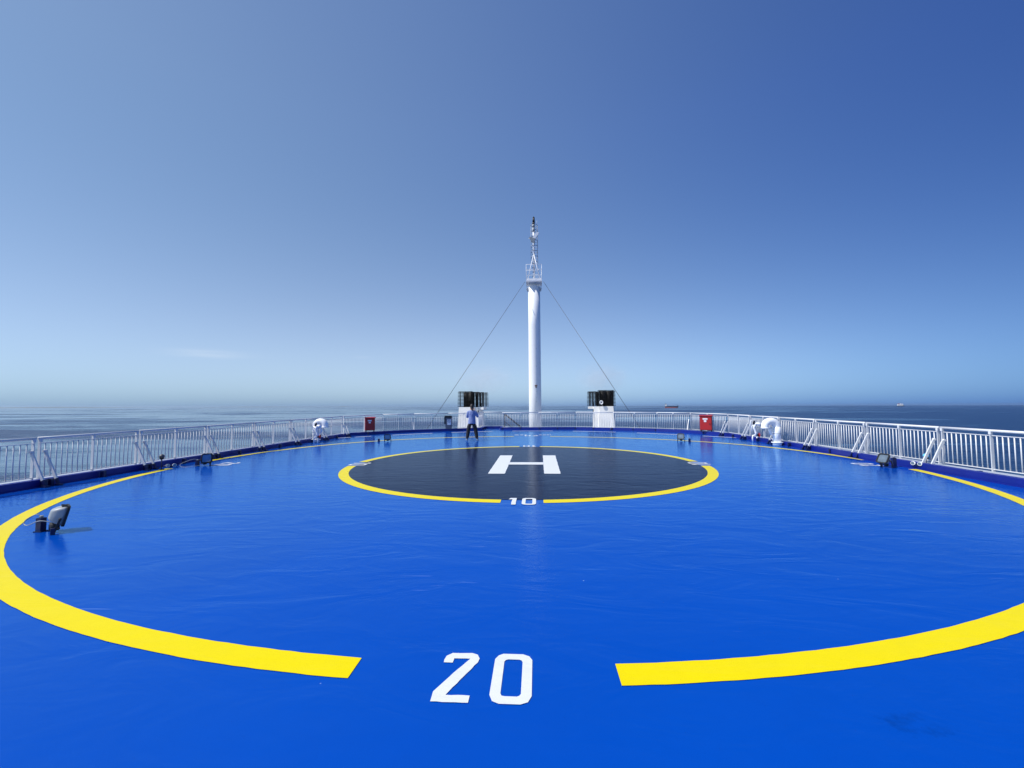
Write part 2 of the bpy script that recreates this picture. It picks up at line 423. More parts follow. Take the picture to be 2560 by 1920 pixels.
# inner edge of the deck (foot of the kerb), port side first
EDGE = [(-10.0, -30), (-10.18, -5), (-10.32, 4), (-10.42, 11.5), (-8.9, 13.35), (-7.6, 14.5), (-5.5, 15.65), (-3.45, 16.75), (-3.42, 18.6), (-2.32, 18.6), (-2.22, 17.1),
        (0.4, 17.05), (3.0, 17.0), (5.3, 16.05), (7.75, 14.6), (8.95, 13.45), (10.28, 10.75), (10.14, 4.5), (9.93, 0), (9.72, -5), (9.6, -30)]
def offset(line, d):
    out = []
    n = len(line)
    for i in range(n):
        p = Vector(line[i]); 
        nn = []
        if i > 0: e = (p - Vector(line[i - 1])).normalized(); nn.append(Vector((-e.y, e.x)))
        if i < n - 1: e = (Vector(line[i + 1]) - p).normalized(); nn.append(Vector((-e.y, e.x)))
        if len(nn) == 2:
            b = (nn[0] + nn[1]).normalized(); k = d / max(0.35, b.dot(nn[0]))
        else: b = nn[0]; k = d
        q = p + b * k
        out.append((q.x, q.y))
    return out
K0, K1, K2 = EDGE, offset(EDGE, 0.16), offset(EDGE, 0.55)
mb = MB(); mb.flat(EDGE, 0.0); struct(mb.build('deck', 'deck'))
mb = MB(); mb.strip(K0, K0, -0.02, 0.155); mb.strip(K0, K1, 0.155); mb.strip(K1, K1, 0.155, 0.05); mb.strip(offset(EDGE, -0.10), K0, 0.010, 0.010)
mb.strip(offset(EDGE, -0.10), offset(EDGE, -0.10), 0.0, 0.010)
struct(mb.build('kerb', 'kerb'))
mb = MB(); mb.strip(K1, K2, 0.135); mb.strip(K2, K2, 0.135, -0.25)
struct(mb.build('ledge', 'ledge'))
mb = MB(); mb.prism([(-9.6, -60), (-9.6, 10), (-7, 13.6), (-2.5, 15.8), (2.5, 15.8), (7, 13.6), (9.9, 10), (9.6, -60)], -3.2, -0.3)
mb.prism([(-11, -70), (-11.2, 30), (-11.0, 52), (11.0, 52), (11.2, 30), (11, -70)], -22, -3.2)
struct(mb.build('ship_hull', 'hull'))
mb = MB(); mb.flat([(-10.9, -60), (-11.0, 51.8), (11.0, 51.8), (10.9, -60)], -3.19); struct(mb.build('lower_deck', 'lower'))

# ------------------------------------------------------------------ painted markings
HQ = (10.1158, 0.2081, -0.0772, 0.5364, -0.0856, -0.0350, 0.0723, 0.0815, -0.0780, 0.0386)
def rout(th, inner=0):
    Ro, wo, a1, b1, a2, b2, a3, b3, a4, b4 = HQ
    r = Ro - (wo if inner else 0)
    # harmonics measured on the visible part; faded where the camera stands
    return r + a1 * math.cos(th) + b1 * math.sin(th) + a2 * math.cos(2 * th) + b2 * math.sin(2 * th) + a3 * math.cos(3 * th) + b3 * math.sin(3 * th) + a4 * math.cos(4 * th) + b4 * math.sin(4 * th)
def arc(t0, t1, fo, fi, n=120):
    A, B = [], []
    for i in range(n + 1):
        th = t0 + (t1 - t0) * i / n
        A.append((fo(th) * math.cos(th), fo(th) * math.sin(th))); B.append((fi(th) * math.cos(th), fi(th) * math.sin(th)))
    return A, B
def cut_arc(x_or_y, fo, fi, quads):
    """arcs between gaps whose ends are cut square to the lettering"""
    pass
def marking(name): return struct(mb.build(name, 'yellow'))
def ring_parts(fo, fi, gaps):
    # gaps: dict near/left/far/right -> (lo, hi) in the coordinate along the gap
    def th_for(side, c, f, sgn=1):
        # find theta on radius f where the coordinate equals c
        base = {'near': -90, 'right': 0, 'far': 90, 'left': 180}[side]
        lo, hi = base - 30, base + 30
        g = (lambda t: f(R(t)) * math.cos(R(t))) if side in ('near', 'far') else (lambda t: f(R(t)) * math.sin(R(t)))
        inc = g(hi) > g(lo)
        for _ in range(40):
            m = (lo + hi) / 2
            if (g(m) < c) == inc: lo = m
            else: hi = m
        return lo
    segs = []
    nh, nl = gaps['near'][1], gaps['near'][0]
    seq = [('near', gaps['near'][1], 'right', gaps['right'][0]), ('right', gaps['right'][1], 'far', gaps['far'][1]),
           ('far', gaps['far'][0], 'left', gaps['left'][1]), ('left', gaps['left'][0], 'near', gaps['near'][0])]
    for s0, c0, s1, c1 in seq:
        a0, a1 = th_for(s0, c0, fo), th_for(s1, c1, fo)
        b0, b1 = th_for(s0, c0, fi), th_for(s1, c1, fi)
        while a1 < a0: a1 += 360; 
        while b1 < b0: b1 += 360
        segs.append((a0, a1, b0, b1))
    for a0, a1, b0, b1 in segs:
        n = 150; A = []; B = []
        for i in range(n + 1):
            t = i / n; ta, tb = R(a0 + (a1 - a0) * t), R(b0 + (b1 - b0) * t)
            ra, rb = fo(ta) + random.uniform(-0.0025, 0.0025), fi(tb) + random.uniform(-0.0025, 0.0025)
            A.append((ra * math.cos(ta), ra * math.sin(ta))); B.append((rb * math.cos(tb), rb * math.sin(tb)))
        mb.strip(A, B, 0.004)
mb = MB()
ring_parts(lambda t: rout(t), lambda t: rout(t, 1), {'near': (-0.83, 0.82), 'right': (-1.05, 0.72), 'far': (-0.92, 1.03), 'left': (-1.2, 0.42)})
struct(mb.build('outer_ring_marking', 'yellow'))
mb = MB()
ring_parts(lambda t: 5.0, lambda t: 4.764, {'near': (-0.305, 0.435), 'right': (-0.50, 0.36), 'far': (-0.38, 0.44), 'left': (-0.66, 0.17)})
struct(mb.build('inner_ring_marking', 'yellow'))
mb = MB(); mb.flat([(4.7635 * math.cos(2 * math.pi * k / 180), 4.7635 * math.sin(2 * math.pi * k / 180)) for k in range(180)], 0.004)
struct(mb.build('landing_spot', 'pad'))
mb = MB()
z8 = 0.008
mb.flat(hand([(-0.87, -1.95), (-0.455, -1.95), (-0.485, 1.81), (-0.89, 1.81)], 0.006, 0.12), z8)
mb.flat(hand([(0.50, -1.93), (0.895, -1.93), (0.93, 1.81), (0.515, 1.81)], 0.006, 0.12), z8)
mb.flat(hand([(-0.468, -0.355), (0.507, -0.355), (0.510, 0.115), (-0.472, 0.115)], 0.006, 0.12), z8)
struct(mb.build('letter_marking', 'white_mark'))

# digits as painted outlines, 0.24 wide and 0.47 high; (0,0) is the lower left
TWO = [(0.0, 0.36), (0.0, 0.39), (0.005, 0.43), (0.04, 0.462), (0.17, 0.47), (0.21, 0.452), (0.23, 0.41), (0.222, 0.372), (0.14, 0.19), (0.078, 0.058), (0.218, 0.058), (0.218, 0.0), (0.003, 0.0), (0.0, 0.082), (0.085, 0.255), (0.168, 0.405), (0.062, 0.405), (0.062, 0.36)]
ZO = [(0.0, 0.07), (0.0, 0.41), (0.02, 0.45), (0.05, 0.47), (0.18, 0.47), (0.222, 0.45), (0.242, 0.41), (0.242, 0.07), (0.222, 0.02), (0.18, 0.0), (0.06, 0.0), (0.02, 0.02)]
ZI = [(0.062, 0.085), (0.062, 0.385), (0.07, 0.402), (0.085, 0.41), (0.158, 0.41), (0.172, 0.402), (0.18, 0.385), (0.18, 0.085), (0.172, 0.07), (0.158, 0.062), (0.09, 0.062), (0.07, 0.066)]
ONE = [(0.0, 0.37), (0.03, 0.47), (0.14, 0.47), (0.14, 0.0), (0.065, 0.0), (0.065, 0.385), (0.04, 0.37)]
def number(digits, pos, ang, sx=1.0, sy=1.0, name='number_marking'):
    z8 = 0.004 if digits == '20' else 0.008
    """digits painted at pos = middle of their feet, heads towards direction ang (degrees)"""
    global mb
    mb = MB()
    w = {'2': 0.235, '0': 0.242, '1': 0.145}; gap = 0.095
    tot = sum(w[d] for d in digits) + gap * (len(digits) - 1)
    a = R(ang); up = Vector((math.cos(a), math.sin(a))); rt = Vector((math.sin(a), -math.cos(a)))
    x = -tot / 2
    for d in digits:
        T = lambda q: tuple(Vector(pos) + rt * ((x + q[0]) * sx) + up * (q[1] * sy))
        if d == '2': mb.flat(hand([T(q) for q in TWO]), z8)
        if d == '1': mb.flat(hand([T(q) for q in ONE]), z8)
        if d == '0': mb.strip([T(q) for q in ZO], [T(q) for q in ZI], z8, closed=True)
        x += w[d] + gap
    return struct(mb.build(name, 'white_mark'))
number('20', (0.005, -9.815), 90)
number('10', (0.065, -5.13), 90, 1.0, 1.05)
number('20', (-9.03, -0.30), 0, 1.1, 1.05)
number('10', (-5.02, -0.29), 0, 1.15, 1.05)
number('20', (9.48, -0.22), 180, 0.95, 1.1)
number('10', (5.10, -0.12), 180, 0.95, 1.1)
number('20', (0.03, 11.28), 270, 1.3, 1.15)
number('10', (0.03, 5.26), 270, 1.1, 1.0)
# row of small block letters worn to bars beside the far number
mb = MB()
for x0, x1 in ((-0.93, -0.70), (-0.62, -0.45), (-0.38, -0.24), (0.45, 0.60), (0.66, 0.82), (0.88, 1.0), (1.05, 1.12)):
    mb.flat([(x0, 11.45), (x1, 11.45), (x1, 11.70), (x0, 11.70)], z8)
struct(mb.build('word_marking', 'white_mark'))
# dashed safety line outside the ring
def ydash(x): return 15.45 - 0.056 * x * x - (0.0 if x < 0 else 0.004 * x * x)
for x0, x1 in ((-10.25, -9.75), (-9.6, -8.96), (-8.05, -6.08), (-5.04, -2.56), (-1.28, 1.36), (2.62, 5.13), (6.23, 8.09), (9.05, 10.4)):
    mb = MB(); A, B = [], []
    for i in range(13):
        x = x0 + (x1 - x0) * i / 12
        sl = -0.115 * x; nrm = Vector((-sl, 1)).normalized() * 0.09
        A.append((x + nrm.x, ydash(x) + nrm.y)); B.append((x - nrm.x, ydash(x) - nrm.y))
    mb.strip(A, B, 0.004); struct(mb.build('dash_marking', 'white_mark'))

# ------------------------------------------------------------------ railings
def rail_h(y): return 1.01 + 0.0075 * (y + 5)
def section(p0, p1, label, group, braces=(1, 1), nmid=1, gap=0.045, inward_foot=0.42):
    """p0 -> p1 along the ledge, deck on the right-hand side of the direction"""
    p0, p1 = Vector(p0), Vector(p1)
    L = (p1 - p0).length; e = (p1 - p0) / L
    h0, h1 = rail_h(p0.y), rail_h(p1.y)
    rz = math.atan2(e.y, e.x)
    t = thing('railing_section', label, 'railing', (p0.x, p0.y, 0), rz, group)
    H = lambda x: h0 + (h1 - h0) * x / L
    a, b = gap, L - gap
    MB().tube([(a - 0.03, 0, H(a)), (b + 0.03, 0, H(b))], 0.029, 10).build('top_rail', 'rail', t)
    MB().bar((a, 0, H(a) - 0.105), (b, 0, H(b) - 0.105), 0.03, 0.014).build('middle_rail', 'rail', t)
    MB().bar((a, 0, 0.185), (b, 0, 0.185), 0.03, 0.016).build('bottom_rail', 'rail', t)
    xs = [a + 0.012] + [a + (b - a) * k / (nmid + 1) for k in range(1, nmid + 1)] + [b - 0.012]
    m = MB()
    for i in range(len(xs) - 1):
        n = max(2, int(round((xs[i + 1] - xs[i]) / 0.116)))
        for k in range(1, n):
            x = xs[i] + (xs[i + 1] - xs[i]) * k / n
            m.cyl((x, 0, 0.19), (x, 0, H(x) - 0.11), 0.0118, 6)
    m.build('baluster_panel', 'rail', t)
    for i, x in enumerate(xs):
        if gap < 0.03 and i == len(xs) - 1 and L > 1.7 and p1.y < 17.5: continue
        MB().box((x, 0, (H(x) - 0.01 + 0.12) / 2), (0.016, 0.065, H(x) - 0.14)).box((x, -0.03, H(x) - 0.045), (0.05, 0.02, 0.07)).build('post', 'rail', t)
        MB().box((x, -0.30, 0.077), (0.055, 0.10, 0.15)).build('post_foot', 'navy', t)
    for side, x, dx in ((0, a + 0.03, 0.05), (1, b - 0.03, -0.05)):
        if braces[side]:
            top = Vector((x + dx, -0.05, 0.74)); ft = Vector((x + dx, -inward_foot, 0.0)); k = top.lerp(ft, 0.80)
            br = MB().bar(top, k, 0.058, 0.03, (1, 0, 0)).cyl(top + Vector((-0.035, 0, 0)), top + Vector((0.035, 0, 0)), 0.028, 8).build('brace', 'rail', t)
            MB().bar(k, ft, 0.055, 0.03, (1, 0, 0)).box((ft.x, ft.y, 0.02), (0.09, 0.09, 0.035)).build('brace_foot', 'navy', br)
    return t

def lineX(line, y):
    for i in range(len(line) - 1):
        (xa, ya), (xb, yb) = line[i], line[i + 1]
        if min(ya, yb) <= y <= max(ya, yb) and ya != yb: return xa + (xb - xa) * (y - ya) / (yb - ya)
RL = offset(EDGE, 0.30)
ordn = ['first', 'second', 'third', 'fourth', 'fifth', 'sixth', 'seventh', 'eighth']
ys = [-6.09, -3.75, -1.43, 0.92, 3.22, 5.6, 8.05, 10.55]
txt = ['cut off by the left edge of the photo', 'right behind the nearest floodlight', 'with a small beacon at its brace', 'just past the second floodlight', 'halfway along the left side', 'just before the white gooseneck vent', 'beside the white gooseneck vent']
LX = [lineX(RL[:4], y) for y in ys]
for i in range(7):
    section((-10.42, ys[i]), (-10.42 + (0.0 if i < 6 else -0.02), ys[i + 1]), 'shaded left railing section, %s' % txt[i], 'railing sections along the left side')
yr = [-3.46, -1.11, 1.25, 3.58, 5.87, 8.22, 10.55]
txt = ['cut off by the right edge of the photo', 'behind the right floodlight and its junction post', 'third from the right edge', 'right of the gooseneck vent', 'behind the right gooseneck vent', 'behind the fire monitor, at the corner']
def RXf(y): return 10.36 + 0.0 * y
for i in range(6):
    section((RXf(yr[i + 1]), yr[i + 1]), (RXf(yr[i]), yr[i]), 'bright sunlit right railing section, %s' % txt[i], 'railing sections along the right side')
# far end: follow the kerb
far_pts = [(-10.42, 10.65), (-9.05, 13.72), (-7.72, 14.83), (-5.62, 15.98), (-3.72, 17.05)]
lab = ['white far railing section behind the left red box', 'white far railing section right of the left red box', 'white far railing section left of the litter bin', 'white far railing section behind the litter bin and left funnel']
FAR = [((-10.42, 10.62), (-9.42, 13.95), lab[0]), ((-9.42, 13.95), (-7.7, 14.95), lab[1]), ((-7.7, 14.95), (-5.65, 16.0), lab[2]), ((-5.65, 16.0), (-3.72, 17.0), lab[3]),
       ((-3.72, 17.0), (-3.70, 18.85), 'short white railing section turning out beside the stair landing'), ((-3.70, 18.85), (-2.05, 18.85), 'white railing section along the stair landing behind the person'),
       ((-2.10, 17.4), (0.45, 17.36), 'white far railing section over the stair, left of the mast'), ((0.45, 17.36), (3.05, 17.3), 'white far railing section right of the mast foot'),
       ((3.05, 17.3), (5.45, 16.34), 'white far railing section in front of the right funnel'), ((5.45, 16.34), (7.9, 14.9), 'white far railing section right of the right funnel'),
       ((7.9, 14.9), (9.55, 13.65), 'white far railing section left of the right red box'), ((9.55, 13.65), (10.36, 10.62), 'white far railing section behind the right red box')]
for i, (a, b, lb) in enumerate(FAR):
    br = (0, 1) if i in (1, 8, 10) else ((1, 0) if i in (0,) else ((0, 1) if i == 11 else (0, 0)))
    section(a, b, lb, 'railing sections along the far end', braces=br, gap=0.02, nmid=1 if (Vector(b) - Vector(a)).length > 1.7 else 0)

# stair going down behind the far kerb
t = thing('stairway', 'dark stair handrails descending to the right behind the far railing', 'stair', (-2.0, 18.0, 0))
MB().bar((0.0, 0, 1.06), (1.75, 0, -0.35), 0.07, 0.07).build('handrail', 'darksteel', t)
MB().bar((0.0, 0.5, 1.06), (1.75, 0.5, -0.35), 0.07, 0.07).build('handrail', 'darksteel', t)
MB().bar((0.0, 0, 0.55), (1.2, 0, -0.42), 0.055, 0.05).build('lower_rail', 'darksteel', t)
MB().box((0, 0, 0.42), (0.07, 0.05, 1.3)).box((0, 0.5, 0.42), (0.05, 0.05, 1.3)).build('newel_post', 'darksteel', t)
m = MB()
for k in range(1, 8):
    x = 0.2 * k; m.cyl((x, 0, 1.05 - 0.806 * x), (x, 0, 0.0 - 0.806 * x), 0.011, 6)
m.build('baluster_panel', 'darksteel', t)
m = MB()
for k in range(9): m.box((0.15 + 0.24 * k, 0.25, -0.1 - 0.19 * k), (0.25, 0.5, 0.03))
m.build('step', 'darksteel', t)

# ------------------------------------------------------------------ floodlights
def rounded(w, h, r, n=4):
    out = []
    for cx, cy, a0 in ((w / 2 - r, h / 2 - r, 0), (-w / 2 + r, h / 2 - r, 90), (-w / 2 + r, -h / 2 + r, 180), (w / 2 - r, -h / 2 + r, 270)):
        for k in range(n + 1):
            a = R(a0 + 90 * k / n); out.append((cx + r * math.cos(a), cy + r * math.sin(a)))
    return out
def floodlight(label, loc, rz, tilt=10):
    """faces local +x"""
    t = thing('floodlight', label, 'floodlight', loc, rz, 'deck floodlights around the landing circle')
    t.scale = (0.88, 0.88, 0.92)
    Rm = Matrix.Rotation(R(-tilt), 3, 'Y')
    c = Vector((0.05, 0, 0.235))
    P = lambda x, y, z: c + Rm @ Vector((x, y, z))
    def loft(m, prof, smooth=False):
        rr = []
        for x, w, h, r in prof:
            rr.append([m.bm.verts.new(P(x, p[0], p[1])) for p in rounded(w, h, r)])
        n = len(rr[0])
        for i in range(len(rr) - 1):
            for k in range(n):
                f = m.bm.faces.new((rr[i][k], rr[i][(k + 1) % n], rr[i + 1][(k + 1) % n], rr[i + 1][k])); f.smooth = True
        m.bm.faces.new(rr[0]); m.bm.faces.new(rr[-1])
        return m
    hs_ = loft(MB(), [(-0.135, 0.12, 0.11, 0.03), (-0.12, 0.17, 0.15, 0.035), (-0.07, 0.24, 0.21, 0.04), (-0.015, 0.29, 0.25, 0.045), (0.02, 0.30, 0.26, 0.045)]).build('housing', 'grey', t)
    m = MB()
    for s in (-1, 1): m.box(P(-0.01, s * 0.05, 0.135), (0.06, 0.03, 0.02), Rm)
    m.build('clip', 'black', hs_)
    m = MB(); o_ = rounded(0.335, 0.295, 0.06); i_ = rounded(0.27, 0.23, 0.04)
    for xa, xb in ((0.022, 0.05),):
        A = [m.bm.verts.new(P(xa, *p)) for p in o_]; B = [m.bm.verts.new(P(xb, *p)) for p in o_]; Cc = [m.bm.verts.new(P(xb, *p)) for p in i_]; D = [m.bm.verts.new(P(xa, *p)) for p in i_]
        n = len(A)
        for k in range(n):
            j = (k + 1) % n
            for q in ((A, B), (B, Cc), (Cc, D), (D, A)): m.bm.faces.new((q[0][k], q[0][j], q[1][j], q[1][k]))
    m.build('rim', 'black', t)
    m = MB(); m.bm.faces.new([m.bm.verts.new(P(0.032, *p)) for p in rounded(0.272, 0.232, 0.04)]); m.build('glass', 'glass', t)
    m = MB()
    for s in (-1, 1):
        m.bar((-0.04, s * 0.178, 0.02), (0.02, s * 0.178, 0.20), 0.010, 0.028, (1, 0, 0)); m.cyl((0.02, s * 0.140, 0.20), (0.02, s * 0.19, 0.20), 0.018, 8)
    m.bar((0, -0.18, 0.075), (0, 0.18, 0.075), 0.05, 0.014)
    m.build('bracket', 'black', t)
    MB().cyl((-0.02, 0, 0.03), (-0.02, 0, 0.14), 0.05, 10, 0.06).build('ballast_case', 'black', t)
    for s in (-1, 1): MB().box((-0.05, s * 0.17, 0.045), (0.05, 0.035, 0.09)).build('foot', 'navy', t)
    return t
def junction_post(label, loc, h=0.25):
    t = thing('junction_post', label, 'junction post', loc, 0, 'cable junction posts beside the floodlights')
    MB().box((0, 0, h / 2), (0.085, 0.07, h)).build('post', 'navy', t, bevel=0.006)
    MB().cyl((0, 0, h), (0, 0, h + 0.03), 0.02, 8).build('cable_gland', 'grey', t)
    MB().box((0, 0, 0.006), (0.105, 0.09, 0.012)).build('base_plate', 'navy', t)
    return t
def face_centre(x, y): return math.atan2(-y, -x)
FL = [(-6.13, -6.85, 'nearest grey floodlight by the left yellow ring, seen from the side', 0.10, -13), (-9.17, -0.62, 'floodlight at the left kerb beside the painted twenty', -0.5, -4),
      (-6.75, 7.45, 'dark fronted floodlight on the far left yellow ring', -0.55, -5), (6.82, 7.25, 'bright glass floodlight on the far right yellow ring', 0.3, 22), (9.31, -0.74, 'tilted floodlight with pale glass at the right kerb', 0.25, 28)]
for x, y, lb, da, tl in FL:
    floodlight(lb, (x, y, 0), face_centre(x, y) + da, tl)
junction_post('black cable post beside the nearest floodlight', (-6.37, -6.84, 0), 0.185)
junction_post('short cable post left of the floodlight at the left kerb', (-9.32, -0.72, 0), 0.16)
junction_post('short cable post right of the far right floodlight', (7.12, 7.05, 0), 0.14)
junction_post('blue cable post right of the floodlight at the right kerb', (9.60, -0.64, 0), 0.24)
junction_post('short cable post left of the far left floodlight', (-7.12, 7.3, 0), 0.14)
def cable(pts, label):
    # Catmull-Rom through the points
    P = [Vector(p) for p in pts]; out = []
    for i in range(len(P) - 1):
        p0, p1, p2, p3 = P[max(i - 1, 0)], P[i], P[i + 1], P[min(i + 2, len(P) - 1)]
        for k in range(8):
            t = k / 8; out.append(0.5 * ((2 * p1) + (-p0 + p2) * t + (2 * p0 - 5 * p1 + 4 * p2 - p3) * t * t + (-p0 + 3 * p1 - 3 * p2 + p3) * t ** 3))
    out.append(P[-1])
    o = MB().tube(out, 0.0055, 8).build('power_cable', 'grey'); o['label'] = label; o['category'] = 'cable'; o['group'] = 'floodlight power cables'
    return o
C0 = Vector((-6.37, -6.88, 0.20))
cable([C0 + Vector((a, b, c)) for a, b, c in ((0, 0.03, 0), (-0.037, 0.02, 0.035), (-0.10, 0.0, 0.008), (-0.15, -0.02, -0.035), (-0.16, -0.03, -0.075), (-0.12, -0.04, -0.095), (-0.06, -0.05, -0.088), (0.03, -0.05, -0.05), (0.09, -0.03, -0.04), (0.16, 0.0, -0.06), (0.20, 0.02, -0.09))], 'looped grey cable from the black post to the nearest floodlight')
cable([(-9.32, -0.72, 0.18), (-9.40, -0.80, 0.20), (-9.6, -0.95, 0.10), (-9.55, -1.0, 0.02), (-9.3, -0.95, 0.015), (-9.08, -0.66, 0.05)], 'looped cable at the left kerb floodlight')

# small helideck edge lights on the kerb
def edge_light(label, loc, rz=0, lens='grey'):
    t = thing('edge_light', label, 'edge light', loc, rz, 'small lights on stems at the kerb')
    MB().cyl((0, 0, 0), (0, 0, 0.28), 0.014, 8).box((0, 0, 0.01), (0.08, 0.08, 0.02)).build('stem', 'navy', t)
    MB().tube([(0, 0, 0.28), (0, 0, 0.30), (0, 0, 0.33)], [0.03, 0.055, 0.05], 12).build('collar', 'black', t)
    MB().tube([(0, 0, 0.33), (0, 0, 0.37), (0, 0, 0.40), (0, 0, 0.415)], [0.058, 0.062, 0.045, 0.015], 12).build('lens', lens, t)
    return t
edge_light('small dark mushroom light on a stem at the left kerb', (-9.74, -1.42, 0), 0, 'steel')
edge_light('small light with a cyan lens behind the right braces', (10.22, -0.84, -0.05), 0, 'cyan')
def low_lamp(label, loc, rz):
    t = thing('bulkhead_lamp', label, 'lamp', loc, rz, 'low twin lamps lying by the kerb'); t.scale = (0.8, 0.8, 0.8)
    for s in (-1, 1):
        b_ = MB().tube([(0, s * 0.09, 0.06), (0.05, s * 0.09, 0.065), (0.09, s * 0.09, 0.07)], [0.045, 0.06, 0.058], 12).build('lamp_head', 'white', t)
        MB().tube([(0.09, s * 0.09, 0.07), (0.10, s * 0.09, 0.07)], [0.05, 0.045], 12).build('lens', 'glass', b_)
    MB().cyl((0.02, -0.2, 0.05), (0.02, 0.2, 0.05), 0.022, 8).box((0.02, 0, 0.02), (0.09, 0.14, 0.04)).build('mount', 'navy', t)
    return t
low_lamp('low white twin lamp at the foot of the left kerb', (-9.93, -0.92, 0), R(-40))
low_lamp('low white twin lamp on the blue right kerb', (9.90, -0.98, 0.08), R(200))

# ------------------------------------------------------------------ gooseneck vents, fire monitors
def gooseneck(label, loc, rz, s=1.0):
    """column with a half-loop opening towards local +x"""
    t = thing('gooseneck_vent', label, 'vent', loc, rz, 'white gooseneck vents by the railing')
    MB().cyl((0, 0, 0), (0, 0, 0.10 * s), 0.165 * s, 24).build('base_ring', 'white', t)
    MB().cyl((0, 0, 0.10 * s), (0, 0, 0.14 * s), 0.215 * s, 24).build('flange', 'white', t)
    MB().tube([(0, 0, 0.14 * s), (0, 0, 0.50 * s), (0, 0, 0.78 * s)], 0.148 * s, 24).build('column', 'white', t)
    MB().cyl((0, 0, 0.475 * s), (0, 0, 0.49 * s), 0.153 * s, 24).build('seam', 'grey', t)
    pts = [(0.235 * s - 0.235 * s * math.cos(R(a)), 0, 0.775 * s + 0.205 * s * math.sin(R(a))) for a in range(0, 181, 12)]
    MB().tube(pts + [(0.47 * s, 0, 0.70 * s)], [0.15 * s] * 4 + [0.145 * s] * 9 + [0.142 * s] * 4, 24, cap=False).build('elbow', 'white', t)
    MB().tube([(0.47 * s, 0, 0.73 * s), (0.47 * s, 0, 0.69 * s)], 0.158 * s, 24).build('mouth_rim', 'white', t)
    MB().bar((0.62 * s, 0, 0.74 * s), (0.80 * s, 0, 0.745 * s), 0.018, 0.018).cyl((0.78 * s, 0, 0.72 * s), (0.78 * s, 0, 0.77 * s), 0.012, 8).build('closing_handle', 'grey', t)
    MB().tube([(0.20 * s, 0, 0.70 * s), (0.27 * s, 0, 0.62 * s), (0.24 * s, 0, 0.48 * s), (0.12 * s, 0, 0.42 * s)], [0.05 * s, 0.06 * s, 0.06 * s, 0.04 * s], 12).build('damper_arm', 'white', t)
    return t
gooseneck('sunlit white gooseneck vent at the right railing', (9.95, 5.32, 0.0), R(182), 0.98)
gooseneck('shaded white gooseneck vent at the left railing', (-10.08, 7.1, 0.0), R(-4), 1.0)
def monitor(label, loc, rz):
    t = thing('fire_monitor', label, 'fire monitor', loc, rz, 'white fire monitors with red valves')
    MB().tube([(-0.12, 0, 0), (-0.12, 0, 0.20), (-0.10, 0, 0.26), (0, 0, 0.28), (0.05, 0, 0.28)], 0.032, 10).build('inlet_pipe', 'white', t)
    MB().tube([(0.06, 0, 0), (0.06, 0, 0.24)], 0.026, 10).build('support_leg', 'white', t)
    MB().tube([(0.05, 0, 0.28), (0.12, 0, 0.28)], 0.05, 12).build('valve_body', 'black', t)
    m = MB(); m.tube([(0.14 + 0.02, 0.085 * math.cos(R(a)), 0.28 + 0.085 * math.sin(R(a))) for a in range(0, 360, 24)], 0.016, 6, closed=True)
    for a in (0, 60, 120): m.bar((0.16, 0.08 * math.cos(R(a)), 0.28 + 0.08 * math.sin(R(a))), (0.16, -0.08 * math.cos(R(a)), 0.28 - 0.08 * math.sin(R(a))), 0.014, 0.014)
    m.cyl((0.10, 0, 0.28), (0.19, 0, 0.28), 0.03, 10); m.build('valve_wheel', 'valve', t)
    MB().tube([(0.02, 0, 0.28), (0.03, 0, 0.40), (-0.01, 0, 0.50), (-0.05, 0, 0.62), (-0.02, 0, 0.70), (0.0, 0, 0.76)], [0.045, 0.05, 0.04, 0.05, 0.055, 0.04], 12).build('swivel', 'white', t)
    MB().tube([(-0.16, 0, 0.45), (-0.16, 0, 0.62), (-0.12, 0, 0.70), (-0.02, 0, 0.72), (0.06, 0, 0.73)], 0.018, 8).build('steering_bar', 'white', t)
    MB().tube([(-0.06, 0, 0.86), (-0.10, 0, 0.92), (-0.16, 0, 0.93), (-0.19, 0, 0.86), (-0.20, 0, 0.6)], 0.016, 8).build('hose_hook', 'white', t)
    MB().tube([(0.0, 0, 0.74), (0.05, -0.02, 0.79), (0.13, -0.05, 0.78), (0.20, -0.07, 0.755)], [0.045, 0.05, 0.062, 0.075], 14).build('nozzle', 'white', t)
    MB().tube([(-0.06, 0, 0.76), (-0.05, 0, 0.86), (-0.02, 0, 0.92)], [0.04, 0.05, 0.03], 10).build('gearbox', 'darksteel', t)
    return t
monitor('white fire monitor with red valve wheel left of the right vent', (10.0, 7.1, 0), R(0))
monitor('shaded fire monitor with dark red valve in front of the left vent', (-9.85, 6.75, 0), R(5))

# ------------------------------------------------------------------ red boxes and litter bin
def red_box(label, loc, rz, w, h, d=0.20):
    t = thing('fire_box', label, 'fire box', loc, rz, 'red fire equipment boxes at the far railing')
    MB().box((0, 0, 0.09 + h / 2), (w, d, h)).build('cabinet', 'red', t, bevel=0.01)
    MB().box((0, -d / 2 - 0.008, 0.09 + h / 2 - 0.02), (w - 0.04, 0.016, h - 0.10)).build('door', 'red', t, bevel=0.004)
    m = MB(); m.box((0, -0.02, 0.09 + h + 0.02), (w + 0.05, d + 0.08, 0.035), Matrix.Rotation(R(8), 3, 'X')); m.build('lid', 'red', t)
    MB().box((-0.03, -d / 2 - 0.02, 0.09 + h * 0.79), (w * 0.40, 0.006, h * 0.10)).build('label_plate', 'label', t)
    MB().box((-0.03, -d / 2 - 0.02, 0.09 + h * 0.64), (w * 0.20, 0.006, h * 0.13)).build('label_plate', 'label', t)
    MB().box((w * 0.33, -d / 2 - 0.03, 0.09 + h * 0.45), (0.03, 0.035, 0.09)).build('latch', 'black', t)
    for sx in (-1, 1):
        for sy in (-1, 1): MB().box((sx * (w / 2 - 0.05), sy * (d / 2 - 0.04), 0.045), (0.04, 0.04, 0.09)).build('leg', 'black', t)
    return t
